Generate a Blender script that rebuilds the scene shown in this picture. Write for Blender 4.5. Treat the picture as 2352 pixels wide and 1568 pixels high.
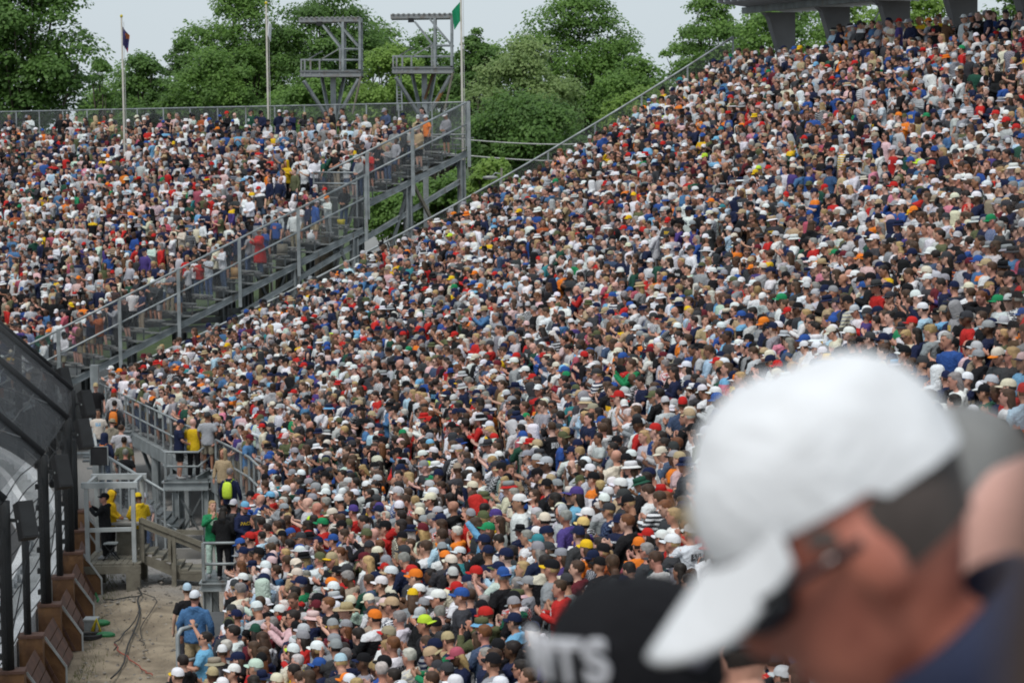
import bpy, bmesh, math, random
import numpy as np
from mathutils import Vector, Matrix

random.seed(7)
rng = np.random.default_rng(7)
for o in list(bpy.data.objects):
    bpy.data.objects.remove(o)
scene = bpy.context.scene
COL = scene.collection

# ------------------------------------------------------------------ camera, sky, sun, exposure
CAM = Vector((0.0, 0.0, 12.4))
FPX = 6000.0                      # focal length in pixels of a 2352 px wide picture
PITCH = math.radians(4.8)
ROLL = math.radians(0.7)
cd = bpy.data.cameras.new('camera')
cam = bpy.data.objects.new('camera', cd)
COL.objects.link(cam)
cd.sensor_width = 36.0
cd.lens = FPX / 2352.0 * 36.0
cd.clip_start = 0.05
cd.clip_end = 20000.0
RM = Matrix.Rotation(math.radians(90) - PITCH, 4, 'X') @ Matrix.Rotation(-ROLL, 4, 'Z')
cam.matrix_world = Matrix.Translation(CAM) @ RM
scene.camera = cam
cd.dof.use_dof = True
cd.dof.focus_distance = 75.0
cd.dof.aperture_fstop = 5.6
cd.dof.aperture_blades = 9

SUN_EL, SUN_AZ = math.radians(58), math.radians(205)
world = bpy.data.worlds.new('World')
scene.world = world
world.use_nodes = True
wn, wl = world.node_tree.nodes, world.node_tree.links
wn.clear()
wo = wn.new('ShaderNodeOutputWorld')
bg = wn.new('ShaderNodeBackground')
sky = wn.new('ShaderNodeTexSky')
sky.sky_type = 'NISHITA'
sky.sun_disc = False
sky.sun_elevation = SUN_EL
sky.sun_rotation = SUN_AZ
sky.dust_density = 2.0
cl = wn.new('ShaderNodeTexNoise')
cl.inputs['Scale'].default_value = 2.2
cl.inputs['Detail'].default_value = 4.0
ramp = wn.new('ShaderNodeValToRGB')
ramp.color_ramp.elements[0].position = 0.3
ramp.color_ramp.elements[0].color = (4.5, 5.1, 5.55, 1)
ramp.color_ramp.elements[1].position = 0.75
ramp.color_ramp.elements[1].color = (5.2, 5.75, 6.1, 1)
mixw = wn.new('ShaderNodeMix')
mixw.data_type = 'RGBA'
mixw.inputs[0].default_value = 0.88
wl.new(cl.outputs['Fac'], ramp.inputs['Fac'])
wl.new(sky.outputs['Color'], mixw.inputs[6])
wl.new(ramp.outputs['Color'], mixw.inputs[7])
wl.new(mixw.outputs[2], bg.inputs['Color'])
bg.inputs['Strength'].default_value = 0.10
wl.new(bg.outputs['Background'], wo.inputs['Surface'])

sl = bpy.data.lights.new('sun', 'SUN')
sl.energy = 1.5
sl.angle = math.radians(14)
sl.color = (1.0, 0.97, 0.92)
so = bpy.data.objects.new('sun', sl)
COL.objects.link(so)
# lamp shines along its -Z; the sky's sun_rotation is measured the same way round
sd = Vector((math.sin(SUN_AZ) * math.cos(SUN_EL), math.cos(SUN_AZ) * math.cos(SUN_EL), math.sin(SUN_EL)))
so.rotation_euler = sd.to_track_quat('Z', 'Y').to_euler()
so.location = (0, 0, 60)

scene.view_settings.view_transform = 'Standard'
scene.view_settings.look = 'None'
scene.view_settings.exposure = 0.46
scene.view_settings.gamma = 1.0
scene.view_settings.use_curve_mapping = False
scene.render.engine = 'CYCLES'
scene.cycles.use_denoising = True
scene.cycles.pixel_filter_type = 'BLACKMAN_HARRIS'
scene.cycles.filter_width = 1.9
scene.cycles.max_bounces = 6
scene.cycles.transparent_max_bounces = 24
scene.cycles.diffuse_bounces = 3


# ------------------------------------------------------------------ pixel <-> place
def ray(x, y):
    v = Vector(((x - 1176.0) / FPX, -(y - 784.0) / FPX, -1.0))
    return (RM.to_3x3() @ v)

def P(x, y, Y):
    """the place at depth Y seen at picture point (x, y)"""
    d = ray(x, y)
    return CAM + d * (Y / d.y)

def G(x, y, z):
    """the place at height z seen at picture point (x, y)"""
    d = ray(x, y)
    return CAM + d * ((z - CAM.z) / d.z)

def proj(p):
    v = RM.to_3x3().transposed() @ (Vector(p) - CAM)
    return 1176.0 + FPX * v.x / -v.z, 784.0 - FPX * v.y / -v.z


# ------------------------------------------------------------------ materials
def new_mat(name):
    m = bpy.data.materials.new(name)
    m.use_nodes = True
    nt = m.node_tree
    nt.nodes.clear()
    out = nt.nodes.new('ShaderNodeOutputMaterial')
    b = nt.nodes.new('ShaderNodeBsdfPrincipled')
    nt.links.new(b.outputs['BSDF'], out.inputs['Surface'])
    return m, nt, b, out

def N(nt, kind, **kw):
    n = nt.nodes.new(kind)
    for k, v in kw.items():
        setattr(n, k, v)
    return n

def noise_col(nt, scale, c1, c2, detail=4, vec=None, lo=0.35, hi=0.65):
    n = N(nt, 'ShaderNodeTexNoise')
    n.inputs['Scale'].default_value = scale
    n.inputs['Detail'].default_value = detail
    if vec is not None:
        nt.links.new(vec, n.inputs['Vector'])
    r = N(nt, 'ShaderNodeValToRGB')
    r.color_ramp.elements[0].position = lo
    r.color_ramp.elements[0].color = (*c1, 1)
    r.color_ramp.elements[1].position = hi
    r.color_ramp.elements[1].color = (*c2, 1)
    nt.links.new(n.outputs['Fac'], r.inputs['Fac'])
    return r.outputs['Color'], n.outputs['Fac']

def simple(name, c1, c2=None, scale=4.0, rough=0.6, metal=0.0, bump=0.0, bscale=None, lo=0.35, hi=0.65):
    m, nt, b, out = new_mat(name)
    tc = N(nt, 'ShaderNodeTexCoord')
    geo = N(nt, 'ShaderNodeNewGeometry')
    c2 = c2 or tuple(x * 0.8 for x in c1)
    col, fac = noise_col(nt, scale, c1, c2, vec=geo.outputs['Position'], lo=lo, hi=hi)
    nt.links.new(col, b.inputs['Base Color'])
    b.inputs['Roughness'].default_value = rough
    b.inputs['Metallic'].default_value = metal
    if bump:
        n2 = N(nt, 'ShaderNodeTexNoise')
        n2.inputs['Scale'].default_value = bscale or scale * 6
        n2.inputs['Detail'].default_value = 5
        nt.links.new(geo.outputs['Position'], n2.inputs['Vector'])
        bp = N(nt, 'ShaderNodeBump')
        bp.inputs['Strength'].default_value = bump
        bp.inputs['Distance'].default_value = 0.05
        nt.links.new(n2.outputs['Fac'], bp.inputs['Height'])
        nt.links.new(bp.outputs['Normal'], b.inputs['Normal'])
    return m

def attr_mat(name, attr, rough=0.75, var=0.12, spec=0.3, pattern=False, folds=0.0):
    """a material whose colour is carried by the person wearing it"""
    m, nt, b, out = new_mat(name)
    a = N(nt, 'ShaderNodeAttribute', attribute_type='INSTANCER', attribute_name=attr)
    rp = N(nt, 'ShaderNodeAttribute', attribute_type='GEOMETRY', attribute_name='rest')
    n = N(nt, 'ShaderNodeTexNoise')
    n.inputs['Scale'].default_value = 18.0
    n.inputs['Detail'].default_value = 3
    nt.links.new(rp.outputs['Vector'], n.inputs['Vector'])
    mr = N(nt, 'ShaderNodeMapRange')
    mr.inputs[1].default_value = 0.3
    mr.inputs[2].default_value = 0.7
    mr.inputs[3].default_value = 1.0 - var
    mr.inputs[4].default_value = 1.0 + var
    nt.links.new(n.outputs['Fac'], mr.inputs[0])
    base = a.outputs['Color']
    if pattern:
        pa = N(nt, 'ShaderNodeAttribute', attribute_type='INSTANCER', attribute_name='pat')
        c2 = N(nt, 'ShaderNodeAttribute', attribute_type='INSTANCER', attribute_name='shirt2_col')
        sx = N(nt, 'ShaderNodeSeparateXYZ')
        nt.links.new(rp.outputs['Vector'], sx.inputs['Vector'])
        def math_(op, i0, i1=None):
            q = N(nt, 'ShaderNodeMath', operation=op)
            for k, i in enumerate((i0, i1)):
                if i is None:
                    continue
                if isinstance(i, (int, float)):
                    q.inputs[k].default_value = i
                else:
                    nt.links.new(i, q.inputs[k])
            return q.outputs[0]
        def band(v, f, t):
            return math_('GREATER_THAN', math_('FRACT', math_('MULTIPLY', v, f)), t)
        stripes = band(sx.outputs['Z'], 14.0, 0.55)
        vx = band(math_('ADD', sx.outputs['X'], sx.outputs['Y']), 16.0, 0.5)
        vz = band(sx.outputs['Z'], 16.0, 0.5)
        check = math_('ABSOLUTE', math_('SUBTRACT', vx, vz))
        # print on chest and back
        ax = math_('LESS_THAN', math_('ABSOLUTE', sx.outputs['X']), 0.085)
        az = math_('LESS_THAN', math_('ABSOLUTE', math_('SUBTRACT', sx.outputs['Z'], 1.28)), 0.06)
        nz = N(nt, 'ShaderNodeTexNoise')
        nz.inputs['Scale'].default_value = 55.0
        nt.links.new(rp.outputs['Vector'], nz.inputs['Vector'])
        pr = math_('MULTIPLY', math_('MULTIPLY', ax, az), math_('GREATER_THAN', nz.outputs['Fac'], 0.46))
        yoke = math_('GREATER_THAN', sx.outputs['Z'], 1.33)
        def sel(val, k):
            c = N(nt, 'ShaderNodeMath', operation='COMPARE')
            nt.links.new(pa.outputs['Fac'], c.inputs[0])
            c.inputs[1].default_value = float(k)
            c.inputs[2].default_value = 0.3
            return math_('MULTIPLY', c.outputs[0], val)
        tot = math_('ADD', math_('ADD', sel(stripes, 1), sel(check, 2)), math_('ADD', sel(pr, 3), sel(yoke, 4)))
        mx = N(nt, 'ShaderNodeMix', data_type='RGBA')
        nt.links.new(tot, mx.inputs[0])
        nt.links.new(base, mx.inputs[6])
        nt.links.new(c2.outputs['Color'], mx.inputs[7])
        base = mx.outputs[2]
    mul = N(nt, 'ShaderNodeVectorMath', operation='SCALE')
    nt.links.new(base, mul.inputs[0])
    nt.links.new(mr.outputs[0], mul.inputs['Scale'])
    nt.links.new(mul.outputs[0], b.inputs['Base Color'])
    b.inputs['Roughness'].default_value = rough
    b.inputs['Specular IOR Level'].default_value = spec
    if folds:
        nf = N(nt, 'ShaderNodeTexNoise')
        nf.inputs['Scale'].default_value = 13.0
        nf.inputs['Detail'].default_value = 3
        nf.inputs['Distortion'].default_value = 1.6
        nt.links.new(rp.outputs['Vector'], nf.inputs['Vector'])
        bp = N(nt, 'ShaderNodeBump')
        bp.inputs['Strength'].default_value = folds
        bp.inputs['Distance'].default_value = .04
        nt.links.new(nf.outputs['Fac'], bp.inputs['Height'])
        nt.links.new(bp.outputs['Normal'], b.inputs['Normal'])
    return m

M_SKIN = attr_mat('skin', 'skin_col', 0.55, 0.10)
M_SHIRT = attr_mat('shirt_cloth', 'shirt_col', 0.85, 0.10, 0.2, pattern=True, folds=.75)
M_PANTS = attr_mat('trouser_cloth', 'pants_col', 0.85, 0.12, 0.2, folds=.6)
M_HAIR = attr_mat('hair', 'hair_col', 0.6, 0.35)
M_HAT = attr_mat('hat_cloth', 'hat_col', 0.9, 0.09, 0.12, folds=.25)
M_VISOR = attr_mat('visor_cloth', 'visor_col', 0.9, 0.08, 0.12, folds=.12)
M_DARK = simple('dark_features', (0.03, 0.018, 0.014), rough=0.4)
M_LIP = simple('lips', (0.30, 0.10, 0.08), rough=0.5)
M_LENS = simple('sunglass_lens', (0.008, 0.008, 0.012), rough=0.12)
M_SHOE = simple('shoes', (0.10, 0.10, 0.11), (0.4, 0.4, 0.4), scale=0.8, rough=0.7)


# ------------------------------------------------------------------ geometry kit
def stack(rings, n=16):
    """horizontal ellipses (cx, cy, z, rx, ry) joined to one closed shape"""
    v, f = [], []
    for (cx, cy, z, rx, ry) in rings:
        for k in range(n):
            a = 2 * math.pi * k / n
            v.append((cx + rx * math.cos(a), cy + ry * math.sin(a), z))
    m = len(rings)
    for i in range(m - 1):
        for k in range(n):
            k2 = (k + 1) % n
            f.append((i * n + k, i * n + k2, (i + 1) * n + k2, (i + 1) * n + k))
    f.append(tuple(range(n - 1, -1, -1)))
    f.append(tuple((m - 1) * n + k for k in range(n)))
    return v, f

def tube(pts, rad, n=8, flat=1.0):
    pts = [Vector(p) for p in pts]
    if not isinstance(rad, (list, tuple)):
        rad = [rad] * len(pts)
    v, f = [], []
    prev = None
    for i, p in enumerate(pts):
        if i == 0:
            t = pts[1] - pts[0]
        elif i == len(pts) - 1:
            t = pts[-1] - pts[-2]
        else:
            t = (pts[i + 1] - pts[i]).normalized() + (pts[i] - pts[i - 1]).normalized()
        t.normalize()
        ref = prev if prev is not None else (Vector((0, 0, 1)) if abs(t.z) < 0.9 else Vector((1, 0, 0)))
        a = (ref - t * ref.dot(t)).normalized()
        prev = a
        b = t.cross(a)
        for k in range(n):
            w = 2 * math.pi * k / n
            v.append(tuple(p + a * (rad[i] * math.cos(w)) + b * (rad[i] * flat * math.sin(w))))
    m = len(pts)
    for i in range(m - 1):
        for k in range(n):
            k2 = (k + 1) % n
            f.append((i * n + k, i * n + k2, (i + 1) * n + k2, (i + 1) * n + k))
    f.append(tuple(range(n - 1, -1, -1)))
    f.append(tuple((m - 1) * n + k for k in range(n)))
    return v, f

def ellipsoid(c, r, n=12, m=8):
    rings = []
    for i in range(m + 1):
        t = -math.pi / 2 + math.pi * (i + 0.0) / m
        k = max(math.cos(t), 0.02)
        rings.append((c[0], c[1], c[2] + r[2] * math.sin(t), r[0] * k, r[1] * k))
    return stack(rings, n)

def box(c, s, R=None):
    v = []
    for sx in (-.5, .5):
        for sy in (-.5, .5):
            for sz in (-.5, .5):
                q = Vector((sx * s[0], sy * s[1], sz * s[2]))
                if R is not None:
                    q = R @ q
                v.append(tuple(q + Vector(c)))
    f = [(0, 1, 3, 2), (4, 6, 7, 5), (0, 4, 5, 1), (2, 3, 7, 6), (0, 2, 6, 4), (1, 5, 7, 3)]
    return v, f

def bar(p, q, w, h=None, up=Vector((0, 0, 1))):
    """a square-section member from p to q"""
    p, q = Vector(p), Vector(q)
    h = h or w
    t = q - p
    L = t.length
    t.normalize()
    if abs(t.dot(up)) > 0.98:
        up = Vector((0, 1, 0))
    a = t.cross(up).normalized()
    b = a.cross(t)
    R = Matrix((a, t, b)).transposed()
    return box((p + q) / 2, (w, L, h), R)

def ibeam(p, q, w, h, up=Vector((0, 0, 1))):
    p, q = Vector(p), Vector(q)
    t = (q - p).normalized()
    if abs(t.dot(up)) > 0.98:
        up = Vector((0, 1, 0))
    a = t.cross(up).normalized()
    b = a.cross(t)
    tk = 0.14 * h
    return merge([bar(p, q, w * 0.22, h - 2 * tk - 0.004, up), bar(p + b * (h - tk) / 2, q + b * (h - tk) / 2, w, tk, up),
                  bar(p - b * (h - tk) / 2, q - b * (h - tk) / 2, w, tk, up)])

def merge(parts):
    v, f = [], []
    for pv, pf in parts:
        o = len(v)
        v.extend(pv)
        f.extend(tuple(i + o for i in q) for q in pf)
    return v, f

def xf(part, Mx):
    return [tuple(Mx @ Vector(p)) for p in part[0]], part[1]

def mesh_of(name, part, mat=None, smooth=False):
    me = bpy.data.meshes.new(name)
    me.from_pydata(part[0], [], part[1])
    if mat is not None:
        me.materials.append(mat)
    if smooth:
        me.polygons.foreach_set('use_smooth', [True] * len(me.polygons))
    me.update()
    return me

def put(name, part, mat, parent=None, smooth=False, **props):
    """links one mesh object (a thing, or a part of its parent)"""
    me = part if isinstance(part, bpy.types.Mesh) else mesh_of(name, part, mat, smooth)
    o = bpy.data.objects.new(name, me)
    COL.objects.link(o)
    if parent is not None:
        o.parent = parent
        o.matrix_parent_inverse = parent.matrix_world.inverted() if parent.type == 'EMPTY' and False else Matrix()
        # parts are modelled in world space; take the parent's place off
        if parent.get('_world', 0):
            pass
    for k, v in props.items():
        o[k] = v
    return o

def rebase(part, base):
    b = Vector(base)
    return [tuple(Vector(p) - b) for p in part[0]], part[1]

class Thing:
    """an Empty at the base of a thing; parts are given in world space"""
    def __init__(self, name, base, label, cat, group=None):
        self.base = Vector(base)
        self.o = bpy.data.objects.new(name, None)
        COL.objects.link(self.o)
        self.o.location = self.base
        self.o.empty_display_size = 0.2
        self.o['label'] = label
        self.o['category'] = cat
        if group:
            self.o['group'] = group
    def part(self, name, part, mat, parent=None, smooth=False, **props):
        me = mesh_of(name, rebase(part, self.base), mat, smooth)
        o = bpy.data.objects.new(name, me)
        COL.objects.link(o)
        o.parent = parent or self.o
        for k, v in props.items():
            o[k] = v
        return o

def thing1(name, part, mat, label, cat, group=None, smooth=False, kind=None):
    o = put(name, part, mat, None, smooth)
    if kind:
        o['kind'] = kind
    if label:
        o['label'] = label
    if cat:
        o['category'] = cat
    if group:
        o['group'] = group
    return o

# ------------------------------------------------------------------ people
def fuse(part, voxel, tris, wob=0.0, smooth_it=3):
    """one continuous skin from overlapping volumes; returns verts, tris"""
    me = mesh_of('tmp', part)
    o = bpy.data.objects.new('tmp', me)
    COL.objects.link(o)
    r = o.modifiers.new('r', 'REMESH')
    r.mode = 'VOXEL'
    r.voxel_size = voxel
    s = o.modifiers.new('s', 'SMOOTH')
    s.factor = 0.5
    s.iterations = smooth_it
    dg = bpy.context.evaluated_depsgraph_get()
    m2 = bpy.data.meshes.new_from_object(o.evaluated_get(dg))
    if wob:
        n = len(m2.vertices)
        co = np.empty(n * 3); no = np.empty(n * 3)
        m2.vertices.foreach_get('co', co); m2.vertices.foreach_get('normal', no)
        co = co.reshape(-1, 3); no = no.reshape(-1, 3)
        x, y, z = co[:, 0], co[:, 1], co[:, 2]
        d = (np.sin(31 * x + 17 * z + 3 * np.sin(13 * y)) * np.sin(23 * z + 9 * y + 2 * np.sin(21 * x)) + 0.6 * np.sin(58 * z - 34 * x + 20 * y))
        co += no * (wob * d)[:, None]
        m2.vertices.foreach_set('co', co.ravel())
        m2.update()
    o.modifiers.clear()
    o.data = m2
    nt = sum(len(p.vertices) - 2 for p in m2.polygons)
    if nt > tris:
        d = o.modifiers.new('d', 'DECIMATE')
        d.ratio = tris / nt
        dg = bpy.context.evaluated_depsgraph_get()
        m3 = bpy.data.meshes.new_from_object(o.evaluated_get(dg))
    else:
        m3 = m2.copy()
    v = [tuple(q.co) for q in m3.vertices]
    f = [tuple(p.vertices) for p in m3.polygons]
    bpy.data.objects.remove(o)
    for q in (me, m2, m3):
        bpy.data.meshes.remove(q)
    return v, f

def cloth_mesh(name, parts, mats, smooth=True):
    """parts = [(verts, faces, slot)] joined, with the 'rest' position the materials use"""
    v, f, sl = [], [], []
    for pv, pf, s in parts:
        o = len(v)
        v.extend(pv)
        f.extend(tuple(i + o for i in q) for q in pf)
        sl.extend([s] * len(pf))
    me = bpy.data.meshes.new(name)
    me.from_pydata(v, [], f)
    for m in mats:
        me.materials.append(m)
    me.polygons.foreach_set('material_index', sl)
    me.polygons.foreach_set('use_smooth', [smooth] * len(f))
    at = me.attributes.new('rest', 'FLOAT_VECTOR', 'POINT')
    at.data.foreach_set('vector', np.array(v, dtype=float).ravel())
    me.update()
    return me

HEAD_RINGS = [(0, .045, 1.512, .030, .026), (0, .038, 1.53, .048, .050), (0, .024, 1.556, .062, .074), (0, .010, 1.595, .072, .091),
              (0, .001, 1.635, .077, .098), (0, -.003, 1.675, .078, .099), (0, -.006, 1.71, .071, .089), (0, -.008, 1.738, .052, .064),
              (0, -.01, 1.752, .022, .027)]
NECK = Vector((0, -.005, 1.50))
HEAD_K = 1.02

def head_solid():
    return merge([stack(HEAD_RINGS, 20),
                  ellipsoid((0, .103, 1.612), (.015, .022, .026), 8, 6), ellipsoid((0, .083, 1.662), (.054, .016, .012), 10, 6),
                  ellipsoid((.078, -.004, 1.622), (.014, .022, .034), 8, 6), ellipsoid((-.078, -.004, 1.622), (.014, .022, .034), 8, 6),
                  ellipsoid((0, .088, 1.563), (.026, .012, .012), 8, 6), ellipsoid((0, .075, 1.525), (.028, .022, .02), 8, 6)])

def face_bits():
    """eyes, brows and mouth: small raised pieces on the face"""
    parts = []
    for s in (-1, 1):
        parts.append((*ellipsoid((s * .031, .089, 1.637), (.014, .008, .007), 8, 4), 1))
        parts.append((*ellipsoid((s * .032, .096, 1.662), (.021, .007, .0045), 8, 4), 1))
    parts.append((*ellipsoid((0, .096, 1.566), (.026, .008, .006), 8, 4), 2))
    return parts

def hand(w, d, up, mirror=1, grow=1.0):
    """palm, four unequal bent fingers and a thumb, from wrist w towards d; 'up' is the thumb side"""
    w, d, up = Vector(w), Vector(d).normalized(), Vector(up)
    up = (up - d * up.dot(d)).normalized()
    nrm = d.cross(up) * mirror
    g = grow
    parts = [tube([w - d * .01, w + d * .045 * g, w + d * .085 * g], [.026 * g, .036 * g, .038 * g], 8, 0.5)]
    for k, (ln, off) in enumerate(((.062, .030), (.075, .010), (.070, -.010), (.055, -.029))):
        b = w + d * .078 * g + up * off * g
        parts.append(tube([b, b + d * ln * .5 * g + up * off * .15, b + d * ln * .95 * g + nrm * .012 + up * off * .25], [.0098 * g, .0092 * g, .0075 * g], 6))
    b = w + d * .025 * g + up * .022 * g
    parts.append(tube([b, b + (d * .5 + up * .85) * .032 * g, b + (d * .85 + up * .75) * .058 * g + nrm * .008], [.0125 * g, .0112 * g, .009 * g], 6))
    return merge(parts)

POSES = {   # elbow, wrist, hand direction for right arm (x > 0) and left arm
    'clap':   (((.255, .07, 1.17), (.085, .30, 1.27), (-.55, .55, .6)), ((-.255, .07, 1.17), (-.085, .30, 1.26), (.55, .55, .6))),
    'clap_high': (((.25, .17, 1.24), (.06, .36, 1.42), (-.2, .25, .95)), ((-.25, .17, 1.22), (-.07, .35, 1.40), (.3, .25, .95))),
    'relaxed': (((.265, -.02, 1.15), (.275, .06, .90), (0, .12, -1)), ((-.265, -.03, 1.15), (-.27, .07, .905), (0, .15, -1))),
    'folded': (((.265, .07, 1.16), (-.03, .205, 1.19), (-1, .1, .1)), ((-.265, .07, 1.16), (.05, .195, 1.14), (1, .1, .15))),
    'phone':  (((.25, .19, 1.27), (.09, .37, 1.50), (-.25, .05, 1)), ((-.25, .16, 1.24), (-.08, .36, 1.45), (.25, .1, 1))),
    'shade':  (((.31, .17, 1.50), (.13, .14, 1.68), (-.85, .1, .25)), ((-.265, -.02, 1.15), (-.25, .13, .92), (0, .3, -1))),
    'reach':  (((.33, .16, 1.50), (.40, .32, 1.74), (.2, .3, .9)), ((-.26, .05, 1.15), (-.10, .27, 1.15), (.6, .6, .1))),
    'low':    (((.255, .04, 1.15), (.10, .25, 1.02), (-.7, .7, -.1)), ((-.255, .04, 1.15), (-.10, .25, 1.01), (.7, .7, -.1))),
}
HEAD_POSE = {'clap': (0, -4), 'clap_high': (10, 3), 'relaxed': (-8, -2), 'folded': (6, 0), 'phone': (0, -3), 'shade': (5, 4), 'reach': (15, 8), 'low': (-4, -20)}

TORSO = [(0, 0, .86, .166, .118), (0, 0, .93, .168, .120), (0, .005, 1.02, .158, .118), (0, .01, 1.11, .150, .114), (0, .008, 1.21, .160, .118),
         (0, .003, 1.31, .172, .118), (0, -.002, 1.38, .175, .105), (0, -.008, 1.43, .140, .085), (0, -.01, 1.465, .080, .066)]

def head_matrix(yaw, pitch):
    return Matrix.Translation(NECK) @ Matrix.Rotation(math.radians(yaw), 4, 'Z') @ Matrix.Rotation(math.radians(pitch), 4, 'X') @ Matrix.Scale(HEAD_K, 4) @ Matrix.Translation(-NECK)

def arm_paths(pose):
    out = []
    for s, (e, w, d) in zip((1, -1), POSES[pose]):
        S = Vector((s * .158, -.005, 1.400))
        out.append((S, Vector(e), Vector(w), Vector(d), s))
    return out

def leg_paths():
    return [(Vector((s * .088, 0, .90)), Vector((s * .105, .018, .49)), Vector((s * .11, -.012, .085)), s) for s in (1, -1)]

def body_solid(pose, head_M, belly=1.0):
    parts = [stack([(a, b, z, rx * .88 * belly, ry * .88 * belly) for a, b, z, rx, ry in TORSO], 16),
             tube([(0, -.015, 1.42), (0, -.006, 1.50), (0, .005, 1.55)], [.062, .056, .056], 12)]
    parts.append(xf(head_solid(), head_M))
    for S, e, w, d, s in arm_paths(pose):
        parts.append(tube([S, (S + e) / 2, e], [.050, .046, .040], 10))
        parts.append(tube([e, e.lerp(w, .35), w], [.040, .039, .026], 10))
        up = Vector((0, 0, 1)) if abs(d.normalized().z) < .8 else Vector((-s * .6, .8, 0))
        parts.append(hand(w, d, up, -s, 1.08))
    for h, k, a, s in leg_paths():
        parts.append(tube([h, (h + k) / 2, k], [.088, .072, .055], 10))
        parts.append(tube([k, k.lerp(a, .3), a], [.055, .054, .035], 10))
        parts.append(tube([a + Vector((0, -.05, -.045)), a + Vector((s * .01, .06, -.05)), a + Vector((s * .018, .16, -.06))], [.038, .04, .028], 8, .8))
    return merge(parts)

def shirt_solid(pose, kind, belly=1.0):
    g = .020 if kind == 'tee' else .028
    lo = .80 if kind != 'poncho' else .5
    parts = [stack([(a, b, z if i else lo, (rx + g) * belly, (ry + g) * belly) for i, (a, b, z, rx, ry) in enumerate(TORSO[:-1])] +
                   [(0, -.012, 1.462, .080, .072)], 18)]
    for S, e, w, d, s in arm_paths(pose):
        if kind == 'tee':
            parts.append(tube([S, S.lerp(e, .5), S.lerp(e, .8)], [.078, .072, .070], 10))
        elif kind == 'poncho':
            parts.append(tube([S, e, e.lerp(w, .85)], [.10, .13, .11], 10))
        else:
            parts.append(tube([S, S.lerp(e, .5), e, e.lerp(w, .4), e.lerp(w, .93)], [.076, .068, .062, .057, .046], 10))
    if kind in ('hoodie',):
        parts.append(tube([(.07, -.02, 1.455), (.07, -.085, 1.46), (0, -.125, 1.445), (-.07, -.085, 1.46), (-.07, -.02, 1.455)], [.03, .042, .052, .042, .03], 8))
    if kind == 'poncho':
        parts.append(stack([(0, -.004, .45, .30, .24), (0, 0, .8, .25, .2), (0, 0, 1.1, .2, .16)], 16))
    return merge(parts)

def hood_up():
    """a raised hood: an open-fronted shell round the head"""
    rings = []
    v, f = [], []
    n, m = 14, 9
    for i in range(m):
        t = i / (m - 1)
        z = 1.46 + .325 * math.sin(t * math.pi / 2)
        r = 1.0 if t < .5 else math.cos((t - .5) * math.pi * .92)
        rx, ry = .108 * r + .004, .128 * r + .004
        for k in range(n + 1):
            a = math.radians(-232 + 284 * k / n)
            v.append((rx * math.cos(a), -.012 + ry * math.sin(a), z))
    for i in range(m - 1):
        for k in range(n):
            f.append((i * (n + 1) + k, i * (n + 1) + k + 1, (i + 1) * (n + 1) + k + 1, (i + 1) * (n + 1) + k))
    return v, f

def trousers_solid(short=False):
    parts = [stack([(0, 0, .76, .120, .1), (0, 0, .83, .160, .120), (0, 0, .92, .164, .118), (0, .003, 1.0, .150, .110)], 16)]
    for h, k, a, s in leg_paths():
        if short:
            parts.append(tube([h, (h + k) / 2, h.lerp(k, .92)], [.102, .094, .092], 10))
        else:
            parts.append(tube([h, (h + k) / 2, k, k.lerp(a, .5), a], [.102, .088, .073, .066, .062], 10))
    return merge(parts)

def shoes():
    parts = []
    for h, k, a, s in leg_paths():
        parts.append(tube([a + Vector((0, -.06, -.045)), a + Vector((s * .01, .05, -.045)), a + Vector((s * .018, .17, -.058))], [.044, .047, .034], 8, .85))
    return merge(parts)

def hair_short(gr=1.085, cut=1.636, slope=.80):
    hv, hf = stack([(a, b, z, rx * gr, ry * gr) for a, b, z, rx, ry in HEAD_RINGS[2:]], 22)
    hv = [(x * (1 + .03 * math.sin(40 * y + 33 * z)), y * (1 + .03 * math.sin(37 * x)), z + (.012 if z > 1.70 else .002) + .005 * math.sin(50 * x + 41 * y)) for x, y, z in hv]
    keep = [z > cut + slope * y - (.025 if abs(x) > .055 and y < .03 else 0) for x, y, z in hv]
    ff = [q for q in hf if sum(keep[i] for i in q) >= max(3, len(q) - 1)]
    used = sorted({i for q in ff for i in q})
    mp = {i: k for k, i in enumerate(used)}
    vv = []
    for i in used:
        x, y, z = hv[i]
        if not keep[i]:
            z = cut + slope * y
        vv.append((x, y, z))
    return vv, [tuple(mp[i] for i in q) for q in ff]

def hair_long():
    a = hair_short(1.10)
    b = stack([(0, -.055, 1.34, .072, .022), (0, -.066, 1.40, .098, .036), (0, -.06, 1.48, .102, .048), (0, -.045, 1.57, .094, .066), (0, -.03, 1.65, .086, .074), (0, -.02, 1.70, .07, .06)], 16)
    b = ([(x + .004 * math.sin(70 * z + 30 * x), y + .006 * math.sin(55 * x + 20 * z), z + .012 * math.sin(60 * x)) for x, y, z in b[0]], b[1])
    return merge([a, b])

def hair_tail():
    a = hair_short(1.07)
    return merge([a, tube([(0, -.098, 1.68), (0, -.135, 1.66), (0, -.14, 1.58), (0, -.115, 1.48)], [.02, .03, .027, .01], 8)])

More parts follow.
